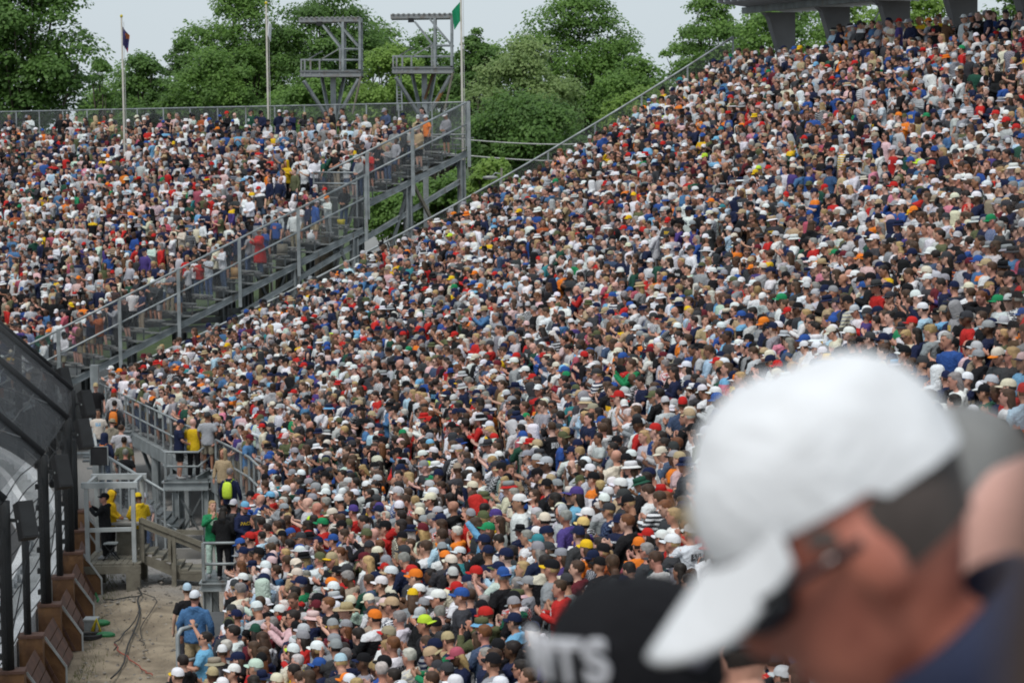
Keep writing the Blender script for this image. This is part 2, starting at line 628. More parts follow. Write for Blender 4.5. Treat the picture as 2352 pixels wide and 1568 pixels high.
def cap_crown(sc=1.0, n=24, m=8, H=.108):
    v, f = [], []
    tilt = Matrix.Translation((0, 0, 1.672)) @ Matrix.Rotation(math.radians(5), 4, 'X')
    for i in range(m + 1):
        t = i / m
        h = H * math.sin(t * math.pi / 2)
        r = math.cos(t * math.pi / 2) ** .75 if i < m else .0
        for k in range(n):
            a = 2 * math.pi * k / n
            rr = r * (1 + .008 * math.cos(6 * a))
            y = .108 * math.sin(a) * rr
            v.append(tuple(tilt @ Vector((.0855 * math.cos(a) * rr, -.004 + y, h * (1.0 + (.10 if y > 0 else -.02) * abs(math.sin(a)) * (1 - t)) + (-.012 if i == 0 and y < -.03 else 0)))))
    for i in range(m):
        for k in range(n):
            k2 = (k + 1) % n
            f.append((i * n + k, i * n + k2, (i + 1) * n + k2, (i + 1) * n + k))
    b = ellipsoid((0, -.004 + .0, 1.672 + H + .0), (.008, .008, .005), 6, 4)
    return merge([(v, f), b])

def cap_visor(n=12, m=4, back=False):
    v, f = [], []
    tilt = Matrix.Translation((0, 0, 1.672)) @ Matrix.Rotation(math.radians(5), 4, 'X')
    for side in (0, 1):
        for i in range(m + 1):
            t = i / m
            for k in range(n + 1):
                a = math.radians(90 - 62 + 124 * k / n)
                u = (k / n - .5) * 2
                ext = .072 * t * (1 - abs(u) ** 3 * .85)
                x = .0865 * math.cos(a) * (1 + .06 * t)
                y = -.004 + .1085 * math.sin(a) + ext
                z = .004 - .022 * u * u * (0.35 + t) - .12 * ext - side * .005
                v.append(tuple(tilt @ Vector((x, y, z))))
    w = n + 1
    o = (m + 1) * w
    for i in range(m):
        for k in range(n):
            f.append((i * w + k, i * w + k + 1, (i + 1) * w + k + 1, (i + 1) * w + k))
            f.append((o + i * w + k, o + (i + 1) * w + k, o + (i + 1) * w + k + 1, o + i * w + k + 1))
    for k in range(n):
        f.append((m * w + k, m * w + k + 1, o + m * w + k + 1, o + m * w + k))
    for i in range(m):
        f.append((i * w, (i + 1) * w, o + (i + 1) * w, o + i * w))
        f.append((i * w + n, o + i * w + n, o + (i + 1) * w + n, (i + 1) * w + n))
    if back:
        R = Matrix.Rotation(math.pi, 4, 'Z')
        v = [tuple(R @ Vector(p)) for p in v]
    return v, f

def brim_hat(rw, crown_h, droop, wav, taper=.86, n=28):
    """bucket (narrow) or straw/fedora (wide): crown and brim pieces"""
    cz = 1.668
    crown = stack([(0, -.003, cz, .087, .108), (0, -.003, cz + crown_h * .55, .084 * (taper + .08), .104 * (taper + .08)),
                   (0, -.003, cz + crown_h * .93, .084 * taper, .104 * taper), (0, -.003, cz + crown_h, .078 * taper - .012, .094 * taper - .012)], n)
    v, f = [], []
    for side in (0, 1):
        for i in range(5):
            t = i / 4
            for k in range(n):
                a = 2 * math.pi * k / n
                r0x, r0y = .086, .107
                x = (r0x + rw * t) * math.cos(a)
                y = -.003 + (r0y + rw * t) * math.sin(a)
                z = cz + .004 - droop * t + wav * t * math.cos(2 * a) - side * .005
                v.append((x, y, z))
    o = 5 * n
    for i in range(4):
        for k in range(n):
            k2 = (k + 1) % n
            f.append((i * n + k, i * n + k2, (i + 1) * n + k2, (i + 1) * n + k))
            f.append((o + i * n + k, o + (i + 1) * n + k, o + (i + 1) * n + k2, o + i * n + k2))
    for k in range(n):
        k2 = (k + 1) % n
        f.append((4 * n + k, 4 * n + k2, o + 4 * n + k2, o + 4 * n + k))
    return crown, (v, f)

def glasses_part():
    parts = [box((s * .034, .101, 1.640), (.052, .012, .034)) for s in (-1, 1)]
    parts.append(box((0, .106, 1.648), (.02, .008, .007)))
    for s in (-1, 1):
        parts.append(bar((s * .062, .098, 1.648), (s * .082, 0, 1.645), .005, .008))
    return merge(parts)

def backpack_part(sc=1.0):
    p = stack([(0, -.20, .98, .115, .055), (0, -.215, 1.05, .14, .085), (0, -.215, 1.25, .14, .085), (0, -.20, 1.38, .115, .06), (0, -.19, 1.42, .06, .03)], 14)
    st = [tube([(s * .09, -.15, 1.42), (s * .10, -.02, 1.475), (s * .11, .10, 1.40), (s * .12, .125, 1.25), (s * .15, .02, 1.10)], .016, 6, .5) for s in (-1, 1)]
    return merge([p] + st)

# shared meshes
BODY, SHIRTS, RAW = {}, {}, {}
for pose in POSES:
    HM = head_matrix(*HEAD_POSE[pose])
    bv, bf = fuse(body_solid(pose, HM), .0095, 2600)
    bits = [([tuple(HM @ Vector(p)) for p in v], f, s) for v, f, s in face_bits()]
    RAW['body', pose] = [(bv, bf, 0)] + bits
    BODY[pose] = cloth_mesh('body_' + pose, RAW['body', pose], [M_SKIN, M_DARK, M_LIP])
    for kind in ('tee', 'hoodie'):
        RAW[kind, pose] = fuse(shirt_solid(pose, kind), .013, 900, .0045)
        SHIRTS[kind, pose] = cloth_mesh(kind + '_' + pose, [(*RAW[kind, pose], 0)], [M_SHIRT])
RAW['poncho', 'clap'] = fuse(shirt_solid('clap', 'poncho'), .016, 1200, .012)
SHIRTS['poncho', 'clap'] = cloth_mesh('poncho_clap', [(*RAW['poncho', 'clap'], 0)], [M_SHIRT])
PANTS = {}
for nm, sh in (('trousers', False), ('shorts', True)):
    RAW[nm] = fuse(trousers_solid(sh), .013, 700, .004)
    PANTS[nm] = cloth_mesh(nm, [(*RAW[nm], 0)], [M_PANTS])
RAW['shoes'] = shoes()
def one_shoe(k):
    v, f = shoes()
    h = len(v) // 2
    return (v[:h], [q for q in f if max(q) < h]) if k == 0 else (v[h:], [tuple(i - h for i in q) for q in f if min(q) >= h])
SHOES = [cloth_mesh('shoe', [(*one_shoe(k), 0)], [M_SHOE]) for k in (0, 1)]
HEADGEAR = {}      # name -> list of (part name, raw part, material)
_bc, _bb = brim_hat(.055, .085, .035, .004, .93)
_wc, _wb = brim_hat(.095, .105, .012, .016, .80)
HEADGEAR['cap'] = [('cap', cap_crown(), M_HAT, 5), ('visor', cap_visor(), M_VISOR, 6)]
HEADGEAR['backcap'] = [('cap', cap_crown(), M_HAT, 5), ('visor', cap_visor(back=True), M_VISOR, 6)]
HEADGEAR['bucket'] = [('bucket_hat', _bc, M_HAT, 5), ('brim', _bb, M_VISOR, 6)]
HEADGEAR['straw'] = [('brimmed_hat', _wc, M_HAT, 5), ('brim', _wb, M_VISOR, 6)]
HEADGEAR['hood'] = [('hood', hood_up(), M_SHIRT, 2)]
HAIR = {'short': hair_short(), 'long': hair_long(), 'tail': hair_tail(), 'bald': None}
GEAR_ME = {}
for k, lst in HEADGEAR.items():
    for nm, part, mt, sl_ in lst:
        GEAR_ME[k, nm] = cloth_mesh(k + '_' + nm, [(*part, 0)], [mt])
def under_hat(part):
    """hair pressed flat under a hat"""
    return [(x * .88, y * .88, 1.67 + (z - 1.67) * .45) if z > 1.67 else (x, y, z) for x, y, z in part[0]], part[1]
HAIR_HAT = {k: (under_hat(p) if p else None) for k, p in HAIR.items()}
HAIR_HAT_ME = {k: cloth_mesh('hair_flat_' + k, [(*p, 0)], [M_HAIR]) for k, p in HAIR_HAT.items() if p}
HAIR_ME = {k: cloth_mesh('hair_' + k, [(*p, 0)], [M_HAIR]) for k, p in HAIR.items() if p}
GLASS_ME = mesh_of('sunglasses', glasses_part(), M_LENS)
M_PACK = attr_mat('pack_cloth', 'pack_col', 0.7, 0.1)
PACK_ME = cloth_mesh('backpack', [(*backpack_part(), 0)], [M_PACK])

COLOURS = {
    'white': (.72, .73, .75), 'cream': (.66, .62, .50), 'black': (.012, .012, .014), 'charcoal': (.045, .047, .052), 'grey': (.27, .28, .30), 'mid grey': (.20, .20, .195),
    'pale grey': (.47, .48, .50), 'navy': (.014, .020, .055), 'blue': (.03, .085, .30), 'steel blue': (.07, .17, .33), 'sky blue': (.17, .40, .62),
    'pale blue': (.42, .58, .70), 'red': (.48, .025, .022), 'maroon': (.12, .018, .026), 'orange': (.75, .20, .025), 'rust': (.36, .09, .03),
    'yellow': (.72, .46, .02), 'lime': (.50, .68, .05), 'green': (.02, .22, .09), 'dark green': (.02, .075, .05), 'olive': (.10, .11, .055),
    'tan': (.43, .33, .20), 'khaki': (.30, .26, .19), 'brown': (.10, .055, .03), 'purple': (.075, .05, .20), 'pink': (.62, .22, .30),
    'pale pink': (.66, .46, .46), 'rose': (.40, .09, .13), 'teal': (.04, .22, .25), 'mint': (.50, .64, .55), 'denim': (.06, .09, .16), 'pale yellow': (.68, .53, .20),
}
HAIRS = {'dark': (.016, .011, .009), 'brown': (.055, .030, .017), 'dark grey': (.06, .047, .042), 'auburn': (.14, .055, .022), 'blond': (.36, .24, .11), 'grey': (.22, .21, .20), 'white': (.52, .49, .45)}
SKINS = [(.54, .285, .205), (.58, .325, .245), (.47, .235, .165), (.60, .36, .285), (.52, .25, .18), (.33, .16, .10), (.11, .055, .034), (.43, .22, .145)]

def pick(tab):
    r = random.random() * sum(w for _, w in tab)
    for k, w in tab:
        r -= w
        if r <= 0:
            return k
    return tab[-1][0]
HAT_T = [('white', 19), ('black', 18), ('navy', 13), ('pale grey', 8), ('grey', 7), ('charcoal', 8), ('cream', 4.5), ('tan', 2.8), ('khaki', 2.2), ('red', 4.6),
         ('blue', 4), ('orange', 1.4), ('maroon', 1.6), ('olive', 2), ('green', .6), ('yellow', .8), ('pale pink', .9), ('teal', .3), ('lime', .15), ('sky blue', .5)]
SHIRT_T = [('black', 20), ('charcoal', 12), ('navy', 15), ('white', 19), ('grey', 8), ('pale grey', 9), ('denim', 3), ('blue', 4.2), ('steel blue', 3.2), ('sky blue', .9),
           ('pale blue', 2.2), ('red', 3.6), ('maroon', 2.2), ('orange', 1.1), ('rust', .8), ('yellow', .7), ('green', .6), ('dark green', 2.2), ('olive', 1.5), ('cream', 2.2),
           ('tan', 1.8), ('khaki', 1.2), ('brown', 1.8), ('purple', 1.2), ('pink', .5), ('pale pink', 1.8), ('rose', 1), ('teal', .4), ('mint', .6), ('lime', .1)]
PANT_T = [('denim', 8), ('navy', 3), ('black', 6), ('charcoal', 4), ('khaki', 4), ('grey', 2), ('tan', 2)]
HAIR_T = [('dark', 6), ('brown', 9), ('auburn', 1.6), ('blond', 2.6), ('grey', 3), ('white', 1.2)]

def jit(c, a=.12):
    k = 1 + random.uniform(-a, a)
    return tuple(min(.9, max(.004, x * k * (1 + random.uniform(-.05, .05)))) for x in c)

# ------------------------------------------------------------------ curves of the place
def catmull(pts, step=1.0):
    p = [np.array(q, float) for q in pts]
    p = [2 * p[0] - p[1]] + p + [2 * p[-1] - p[-2]]
    out = []
    for i in range(1, len(p) - 2):
        for k in range(24):
            t = k / 24
            a, b, c, d = p[i - 1], p[i], p[i + 1], p[i + 2]
            out.append(.5 * ((2 * b) + (c - a) * t + (2 * a - 5 * b + 4 * c - d) * t * t + (3 * b - a - 3 * c + d) * t ** 3))
    out.append(p[-2])
    out = np.array(out)
    seg = np.r_[0, np.cumsum(np.linalg.norm(np.diff(out, axis=0), axis=1))]
    n = max(2, int(round(seg[-1] / step)) + 1)
    s = np.linspace(0, seg[-1], n)
    xy = np.stack([np.interp(s, seg, out[:, 0]), np.interp(s, seg, out[:, 1])], 1)
    t = np.gradient(xy, axis=0)
    t /= np.linalg.norm(t, axis=1)[:, None]
    nrm = np.stack([t[:, 1], -t[:, 0]], 1)          # points away from the track
    return s, xy, nrm

class Curve:
    def __init__(self, pts, step=1.0):
        self.s, self.xy, self.n = catmull(pts, step)
        self.L = self.s[-1]
    def at(self, s, off=0.0, z=0.0):
        x = np.interp(s, self.s, self.xy[:, 0]); y = np.interp(s, self.s, self.xy[:, 1])
        nx = np.interp(s, self.s, self.n[:, 0]); ny = np.interp(s, self.s, self.n[:, 1])
        return Vector((x + nx * off, y + ny * off, z))
    def nrm(self, s):
        return Vector((np.interp(s, self.s, self.n[:, 0]), np.interp(s, self.s, self.n[:, 1]), 0)).normalized()
    def s_at_y(self, y):
        return float(np.interp(y, self.xy[:, 1], self.s))

FR = Curve([(-1.8, 15), (-3.2, 25), (-4.1, 33), (-4.9, 41), (-5.5, 50), (-5.9, 58), (-6.2, 65), (-6.95, 71), (-8.9, 77), (-11.0, 83), (-12.95, 88.5), (-14.8, 93.7)])
WA = Curve([(-9.2, 38), (-10.0, 47), (-10.5, 53.4), (-10.8, 57.3), (-11.05, 61), (-11.35, 64.5), (-11.7, 68), (-12.2, 72), (-13.1, 77), (-14.3, 81.5),
            (-15.9, 87), (-18.9, 94.5), (-23.5, 103), (-30, 112), (-40, 122)], .8)

def ribbon(curve, s0, s1, offs, zs, step=1.0, close=True):
    """a profile (offset, height) swept along the curve"""
    n = max(2, int((s1 - s0) / step) + 1)
    ss = np.linspace(s0, s1, n)
    v, f = [], []
    m = len(offs)
    for s in ss:
        for o, z in zip(offs, zs):
            v.append(tuple(curve.at(s, o, z)))
    for i in range(n - 1):
        for k in range(m if close else m - 1):
            k2 = (k + 1) % m
            f.append((i * m + k, i * m + k2, (i + 1) * m + k2, (i + 1) * m + k))
    if close:
        f.append(tuple(range(m)))
        f.append(tuple((n - 1) * m + k for k in range(m - 1, -1, -1)))
    return v, f

def rect_ribbon(curve, s0, s1, o0, o1, z0, z1, step=1.0):
    return ribbon(curve, s0, s1, [o0, o1, o1, o0], [z0, z0, z1, z1], step)

def quad_sheet(p0, p1, p2, p3):
    return [tuple(p0), tuple(p1), tuple(p2), tuple(p3)], [(0, 1, 2, 3)]

def mesh_sheet(name, quads, mat, parent_thing=None, parent=None, **props):
    """wire netting: sheets with a 'netting' coordinate in metres along and up each panel"""
    v, f, uv = [], [], []
    for (a, b, c, d) in quads:       # a->b along, a->d up
        a, b, c, d = (Vector(q) for q in (a, b, c, d))
        o = len(v)
        L, H = (b - a).length, (d - a).length
        base = parent_thing.base if parent_thing else Vector((0, 0, 0))
        v += [tuple(q - base) for q in (a, b, c, d)]
        up0, up1 = a.z, b.z
        uv += [(0, 0, 0), (L, 0, 0), (L, (c - b).length, 0), (0, H, 0)]
        f.append((o, o + 1, o + 2, o + 3))
    me = mesh_of(name, (v, f), mat)
    at = me.attributes.new('netting', 'FLOAT_VECTOR', 'POINT')
    at.data.foreach_set('vector', np.array(uv, float).ravel())
    ob = bpy.data.objects.new(name, me)
    COL.objects.link(ob)
    if parent_thing:
        ob.parent = parent or parent_thing.o
    for k, q in props.items():
        ob[k] = q
    return ob

def netting(name, col, pitch, cover):
    """chain link: thin crossing wires, open between them"""
    m, nt, b, out = new_mat(name)
    at = N(nt, 'ShaderNodeAttribute', attribute_type='GEOMETRY', attribute_name='netting')
    sx = N(nt, 'ShaderNodeSeparateXYZ')
    nt.links.new(at.outputs['Vector'], sx.inputs[0])
    res = []
    for op in ('ADD', 'SUBTRACT'):
        q = N(nt, 'ShaderNodeMath', operation=op)
        nt.links.new(sx.outputs['X'], q.inputs[0]); nt.links.new(sx.outputs['Y'], q.inputs[1])
        w = N(nt, 'ShaderNodeMath', operation='MULTIPLY'); w.inputs[1].default_value = 1.0 / pitch
        nt.links.new(q.outputs[0], w.inputs[0])
        fr = N(nt, 'ShaderNodeMath', operation='FRACT'); nt.links.new(w.outputs[0], fr.inputs[0])
        lt = N(nt, 'ShaderNodeMath', operation='LESS_THAN'); lt.inputs[1].default_value = cover
        nt.links.new(fr.outputs[0], lt.inputs[0])
        res.append(lt.outputs[0])
    mx = N(nt, 'ShaderNodeMath', operation='MAXIMUM')
    nt.links.new(res[0], mx.inputs[0]); nt.links.new(res[1], mx.inputs[1])
    tr = N(nt, 'ShaderNodeBsdfTransparent')
    ms = N(nt, 'ShaderNodeMixShader')
    nt.links.new(mx.outputs[0], ms.inputs[0])
    nt.links.new(tr.outputs[0], ms.inputs[1]); nt.links.new(b.outputs['BSDF'], ms.inputs[2])
    nt.links.new(ms.outputs[0], out.inputs['Surface'])
    b.inputs['Base Color'].default_value = (*col, 1)
    b.inputs['Roughness'].default_value = .5
    b.inputs['Metallic'].default_value = .4
    return m

def steel(name, c1, c2, rust=.62):
    """galvanised steel with mottled zinc and rust runs"""
    m = simple(name, c1, c2, 2.6, .5, .3, .1)
    nt = m.node_tree
    b = [n for n in nt.nodes if n.type == 'BSDF_PRINCIPLED'][0]
    geo = [n for n in nt.nodes if n.type == 'NEW_GEOMETRY'][0]
    old = b.inputs['Base Color'].links[0].from_socket
    mp = N(nt, 'ShaderNodeVectorMath', operation='MULTIPLY')
    mp.inputs[1].default_value = (5.0, 5.0, .8)
    nt.links.new(geo.outputs['Position'], mp.inputs[0])
    n = N(nt, 'ShaderNodeTexNoise'); n.inputs['Scale'].default_value = 1.0; n.inputs['Detail'].default_value = 5
    nt.links.new(mp.outputs[0], n.inputs['Vector'])
    mr = N(nt, 'ShaderNodeMapRange'); mr.inputs[1].default_value = rust; mr.inputs[2].default_value = rust + .12; mr.inputs[4].default_value = .7
    nt.links.new(n.outputs['Fac'], mr.inputs[0])
    mx = N(nt, 'ShaderNodeMix', data_type='RGBA')
    nt.links.new(mr.outputs[0], mx.inputs[0]); nt.links.new(old, mx.inputs[6])
    mx.inputs[7].default_value = (.15, .105, .075, 1)
    nt.links.new(mx.outputs[2], b.inputs['Base Color'])
    return m
M_STEEL = steel('galvanised_steel', (.35, .38, .39), (.22, .245, .25))
M_STEELD = None
M_STEELD = steel('weathered_steel', (.15, .17, .175), (.09, .10, .105), .58)
M_RUSTY = simple('rust_streaked_steel', (.25, .265, .27), (.17, .13, .10), 3.0, .65, .2, .1, lo=.5, hi=.75)
M_ALU = simple('aluminium_plank', (.34, .35, .34), (.25, .26, .25), 3.0, .5, .3)
M_BENCH = simple('worn_bench_board', (.11, .11, .105), (.075, .075, .07), 3.0, .8)
M_DECK = simple('deck_boards', (.085, .088, .09), (.055, .057, .06), 1.2, .8)
M_BLACK = simple('black_painted_steel', (.008, .009, .010), (.014, .016, .018), 2.5, .75, 0.0)
M_BOX = simple('black_speaker_shell', (.010, .010, .011), (.016, .016, .018), 5, .55)
M_WHITE = simple('white_wall_paint', (.74, .75, .76), (.58, .59, .60), .9, .6, 0, .05)
M_FOAM = simple('grey_foam', (.55, .57, .58), (.40, .42, .43), 2.2, .8, 0, .1)
M_TIMBER = simple('brown_timber', (.20, .10, .042), (.115, .055, .026), 3.0, .8, 0, .3, 14)
M_TIMBER2 = simple('red_brown_boards', (.15, .075, .052), (.095, .050, .038), 2.4, .8, 0, .25, 10)
M_GREYWOOD = simple('weathered_wood', (.20, .185, .145), (.135, .122, .095), 3.0, .85, 0, .3, 16)
M_CONC = simple('concrete', (.30, .29, .27), (.22, .21, .20), 1.2, .85, 0, .15)
M_CONCD = simple('dark_concrete', (.17, .175, .18), (.12, .125, .13), 1.0, .85, 0, .1)
M_PAINT = simple('pale_painted_frame', (.40, .425, .43), (.30, .32, .32), 2.6, .6)
M_ROOF = simple('ribbed_metal_roof', (.55, .58, .61), (.46, .49, .52), 1.2, .5, .3)
M_NETG = netting('galvanised_netting', (.26, .28, .29), .06, .11)
M_NETD = netting('black_netting', (.016, .017, .019), .075, .22)
M_NETV = netting('black_netting_open', (.016, .017, .019), .075, .085)
M_ASPH = simple('asphalt', (.052, .052, .054), (.040, .040, .042), .8, .9, 0, .1, 30)
M_CABLE = simple('black_cable', (.02, .02, .02), rough=.6)
M_GCABLE = simple('green_cable', (.02, .18, .06), rough=.5)
M_RCABLE = simple('red_cable', (.35, .08, .05), rough=.6)
M_YEL = simple('yellow_plastic', (.62, .50, .02), rough=.5)
M_WIRE = simple('bare_wire', (.55, .55, .53), rough=.5)

# ground: one sheet; sand and gravel beside the stands, grass elsewhere
def ground_mat():
    m, nt, b, out = new_mat('ground_soil')
    geo = N(nt, 'ShaderNodeNewGeometry')
    sand, f1 = noise_col(nt, 1.5, (.34, .275, .195), (.19, .150, .105), 9, geo.outputs['Position'], .36, .64)
    grav, f2 = noise_col(nt, 22.0, (.36, .34, .32), (.21, .20, .19), 3, geo.outputs['Position'], .3, .7)
    grass, f3 = noise_col(nt, .35, (.055, .085, .022), (.035, .06, .018), 5, geo.outputs['Position'])
    sx = N(nt, 'ShaderNodeSeparateXYZ'); nt.links.new(geo.outputs['Position'], sx.inputs[0])
    big = N(nt, 'ShaderNodeTexNoise'); big.inputs['Scale'].default_value = .35
    nt.links.new(geo.outputs['Position'], big.inputs['Vector'])
    ad = N(nt, 'ShaderNodeMath', operation='MULTIPLY_ADD'); ad.inputs[1].default_value = 9.0
    nt.links.new(big.outputs['Fac'], ad.inputs[0]); nt.links.new(sx.outputs['Y'], ad.inputs[2])
    mr = N(nt, 'ShaderNodeMapRange'); mr.inputs[1].default_value = 70.0; mr.inputs[2].default_value = 74.5
    nt.links.new(ad.outputs[0], mr.inputs[0])
    m1 = N(nt, 'ShaderNodeMix', data_type='RGBA')
    nt.links.new(mr.outputs[0], m1.inputs[0]); nt.links.new(sand, m1.inputs[6]); nt.links.new(grav, m1.inputs[7])
    mr2 = N(nt, 'ShaderNodeMapRange'); mr2.inputs[1].default_value = 138.0; mr2.inputs[2].default_value = 144.0
    nt.links.new(ad.outputs[0], mr2.inputs[0])
    m2 = N(nt, 'ShaderNodeMix', data_type='RGBA')
    nt.links.new(mr2.outputs[0], m2.inputs[0]); nt.links.new(m1.outputs[2], m2.inputs[6]); nt.links.new(grass, m2.inputs[7])
    # small pale stones
    vo = N(nt, 'ShaderNodeTexVoronoi'); vo.inputs['Scale'].default_value = 9.0
    nt.links.new(geo.outputs['Position'], vo.inputs['Vector'])
    ls = N(nt, 'ShaderNodeMath', operation='LESS_THAN'); ls.inputs[1].default_value = .16
    nt.links.new(vo.outputs['Distance'], ls.inputs[0])
    m3 = N(nt, 'ShaderNodeMix', data_type='RGBA')
    h = N(nt, 'ShaderNodeMath', operation='MULTIPLY'); h.inputs[1].default_value = .35
    nt.links.new(ls.outputs[0], h.inputs[0]); nt.links.new(h.outputs[0], m3.inputs[0])
    nt.links.new(m2.outputs[2], m3.inputs[6]); m3.inputs[7].default_value = (.12, .10, .08, 1)
    nt.links.new(m3.outputs[2], b.inputs['Base Color'])
    b.inputs['Roughness'].default_value = .95
    bp = N(nt, 'ShaderNodeBump'); bp.inputs['Strength'].default_value = .6; bp.inputs['Distance'].default_value = .08
    nt.links.new(f2, bp.inputs['Height']); nt.links.new(bp.outputs['Normal'], b.inputs['Normal'])
    return m
gv, gf = [], []
gx = [-9000, -900, -300, -80, -40] + [-20 + i * .5 for i in range(41)] + [10, 40, 90, 300, 900, 9000]
gy = [-300, -60, 0, 25] + [34 + i * .7 for i in range(61)] + [90, 110, 140, 200, 400, 1200, 12000]
for y in gy:
    for x in gx:
        inside = -20 < x < 0 and 34 < y < 76
        z = 0.0
        if inside:
            z = .10 * math.sin(x * 1.3 + y * .7) * math.sin(y * .9 - x * .5) + .05 * math.sin(3.1 * x + 2.3 * y)
            # a low bank of gravel under the wooden landing
            z += .22 * math.exp(-((x + 9.2) ** 2 / 2.5 + (y - 66) ** 2 / 5.0))
            z *= min(1, (x + 20) / 4, -x / 3, (y - 34) / 3, (76 - y) / 3)
            wx = float(np.interp(y, WA.xy[:, 1], WA.xy[:, 0]))
            if x < wx + 1.0:
                z = min(z, 0.0) * 0 - .02
        gv.append((x, y, z))
for j in range(len(gy) - 1):
    for i in range(len(gx) - 1):
        a = j * len(gx) + i
        gf.append((a, a + 1, a + len(gx) + 1, a + len(gx)))
thing1('ground', (gv, gf), ground_mat(), None, None, kind='structure', smooth=True)

# track inside the wall
tv, tf = [], []
ss = np.linspace(0, WA.L, 60)
for s in ss:
    a = WA.at(s, -1.48, .03); b_ = WA.at(s, -17.5, .03)
    tv += [tuple(a), tuple(b_)]
for i in range(59):
    tf.append((2 * i, 2 * i + 1, 2 * i + 3, 2 * i + 2))
thing1('track', (tv, tf), M_ASPH, None, None, kind='structure')
lv, lf = ribbon(WA, 8, WA.L - 1, [-2.15, -2.02], [.038, .038], 1.0, close=False)
thing1('track_edge_line', (lv, lf), simple('white_line_paint', (.55, .55, .54), rough=.8), None, None, kind='structure')

# ------------------------------------------------------------------ track wall with its energy-absorbing barrier
WH = 1.1
tw = Thing('track_wall', WA.at(20, 0, 0), 'white track wall with padded steel barrier curving round the banked corner', 'wall')
tw.part('concrete_wall', rect_ribbon(WA, 0, WA.L, -.58, -.25, -.05, WH, .8), M_WHITE)
for k in range(5):
    tw.part('barrier_tube', rect_ribbon(WA, 0, WA.L, -1.45, -1.23, .02 + k * .22, .02 + k * .22 + .21, .8), M_WHITE)
nb = int(WA.L / .95)
for k in range(nb):
    s0 = k * .95
    a, b_, c, d = WA.at(s0 + .02, -1.22), WA.at(s0 + .80, -1.22), WA.at(s0 + .80, -.59), WA.at(s0 + .02, -.59)
    z1 = WH - .10 - .03 * ((k * 7) % 3)
    vv = [(q.x, q.y, z) for z in (.05, z1) for q in (a, b_, c, d)]
    for i in range(4):                       # the pads slope down towards one side
        x, y, z = vv[4 + i]
        vv[4 + i] = (x, y, z - (.16 if i in (1, 2) else 0))
    tw.part('foam_pad', (vv, [(0, 1, 5, 4), (1, 2, 6, 5), (2, 3, 7, 6), (3, 0, 4, 7), (4, 5, 6, 7)]), M_FOAM)

# ------------------------------------------------------------------ catch fence
cf = Thing('catch_fence', WA.at(20, .3, 0), 'tall black catch fence leaning in over the track on steel posts', 'fence')
post_s = [WA.s_at_y(53.4 + 0) + 3.78 * k for k in range(-4, 14)]
BEND, ARM_O, ARM_Z = 4.75, -3.0, 2.75
FO = -.02
tops, ends, bots = [], [], []
for k, s in enumerate(post_s):
    kk = k - 4
    tall = kk % 2 == 0
    b0, b1 = WA.at(s, FO, .9), WA.at(s, FO, BEND)
    e = WA.at(s, FO + ARM_O, BEND + ARM_Z)
    tops.append(b1); ends.append(e); bots.append(WA.at(s, FO, WH))
    if tall:
        cf.part('post', tube([b0, b1], .13, 12), M_BLACK, smooth=True)
        cf.part('arm', tube([b1 + Vector((0, 0, -.02)), e], .135, 12), M_BLACK, smooth=True)
        for j in range(7):
            z = 1.5 + j * .5
            cf.part('cable_clamp', box(WA.at(s, FO - .12, z), (.12, .14, .12)), M_BLACK)
    else:
        top = WA.at(s, FO, 3.75)
        cf.part('thin_post', tube([b0, top], .085, 8), M_BLACK, smooth=True)
for j in range(8):
    z = 1.35 + j * .47
    cf.part('cable', tube([WA.at(s, FO - .14, z + .05 * math.sin(j + s)) for s in np.linspace(post_s[0], post_s[-1], 60)], .014, 5), M_BLACK)
for j in (1, 2, 3, 4):
    t = j / 4
    cf.part('cable', tube([WA.at(s, FO - .08 + ARM_O * t, BEND + ARM_Z * t - .06 * math.sin(s * .83) ** 2) for s in np.linspace(post_s[0], post_s[-1], 60)], .02 if j < 4 else .03, 5), M_RUSTY)
# slack bracing cables run slantwise between the arms
for k in range(0, len(post_s) - 2, 2):
    cf.part('brace_cable', tube([tops[k].lerp(ends[k], .85), tops[k + 2].lerp(ends[k + 2], .15)], .016, 5), M_RUSTY)
    cf.part('brace_cable', tube([bots[k] + Vector((0, 0, .4)), bots[k].lerp(tops[k + 2], .5), tops[k + 2] - Vector((0, 0, .5))], .014, 5), M_BLACK)
for k in range(len(post_s) - 1):
    mesh_sheet('wire_mesh', [(bots[k], bots[k + 1], tops[k + 1], tops[k])], M_NETV, cf)
    mesh_sheet('wire_mesh', [(tops[k], tops[k + 1], ends[k + 1], ends[k])], M_NETD, cf)
    off = WA.nrm(post_s[k]) * -.12 + Vector((0, 0, .12))
    mesh_sheet('wire_mesh', [(tops[k] + off, tops[k + 1] + off, ends[k + 1] + off, ends[k] + off)], M_NETD, cf)

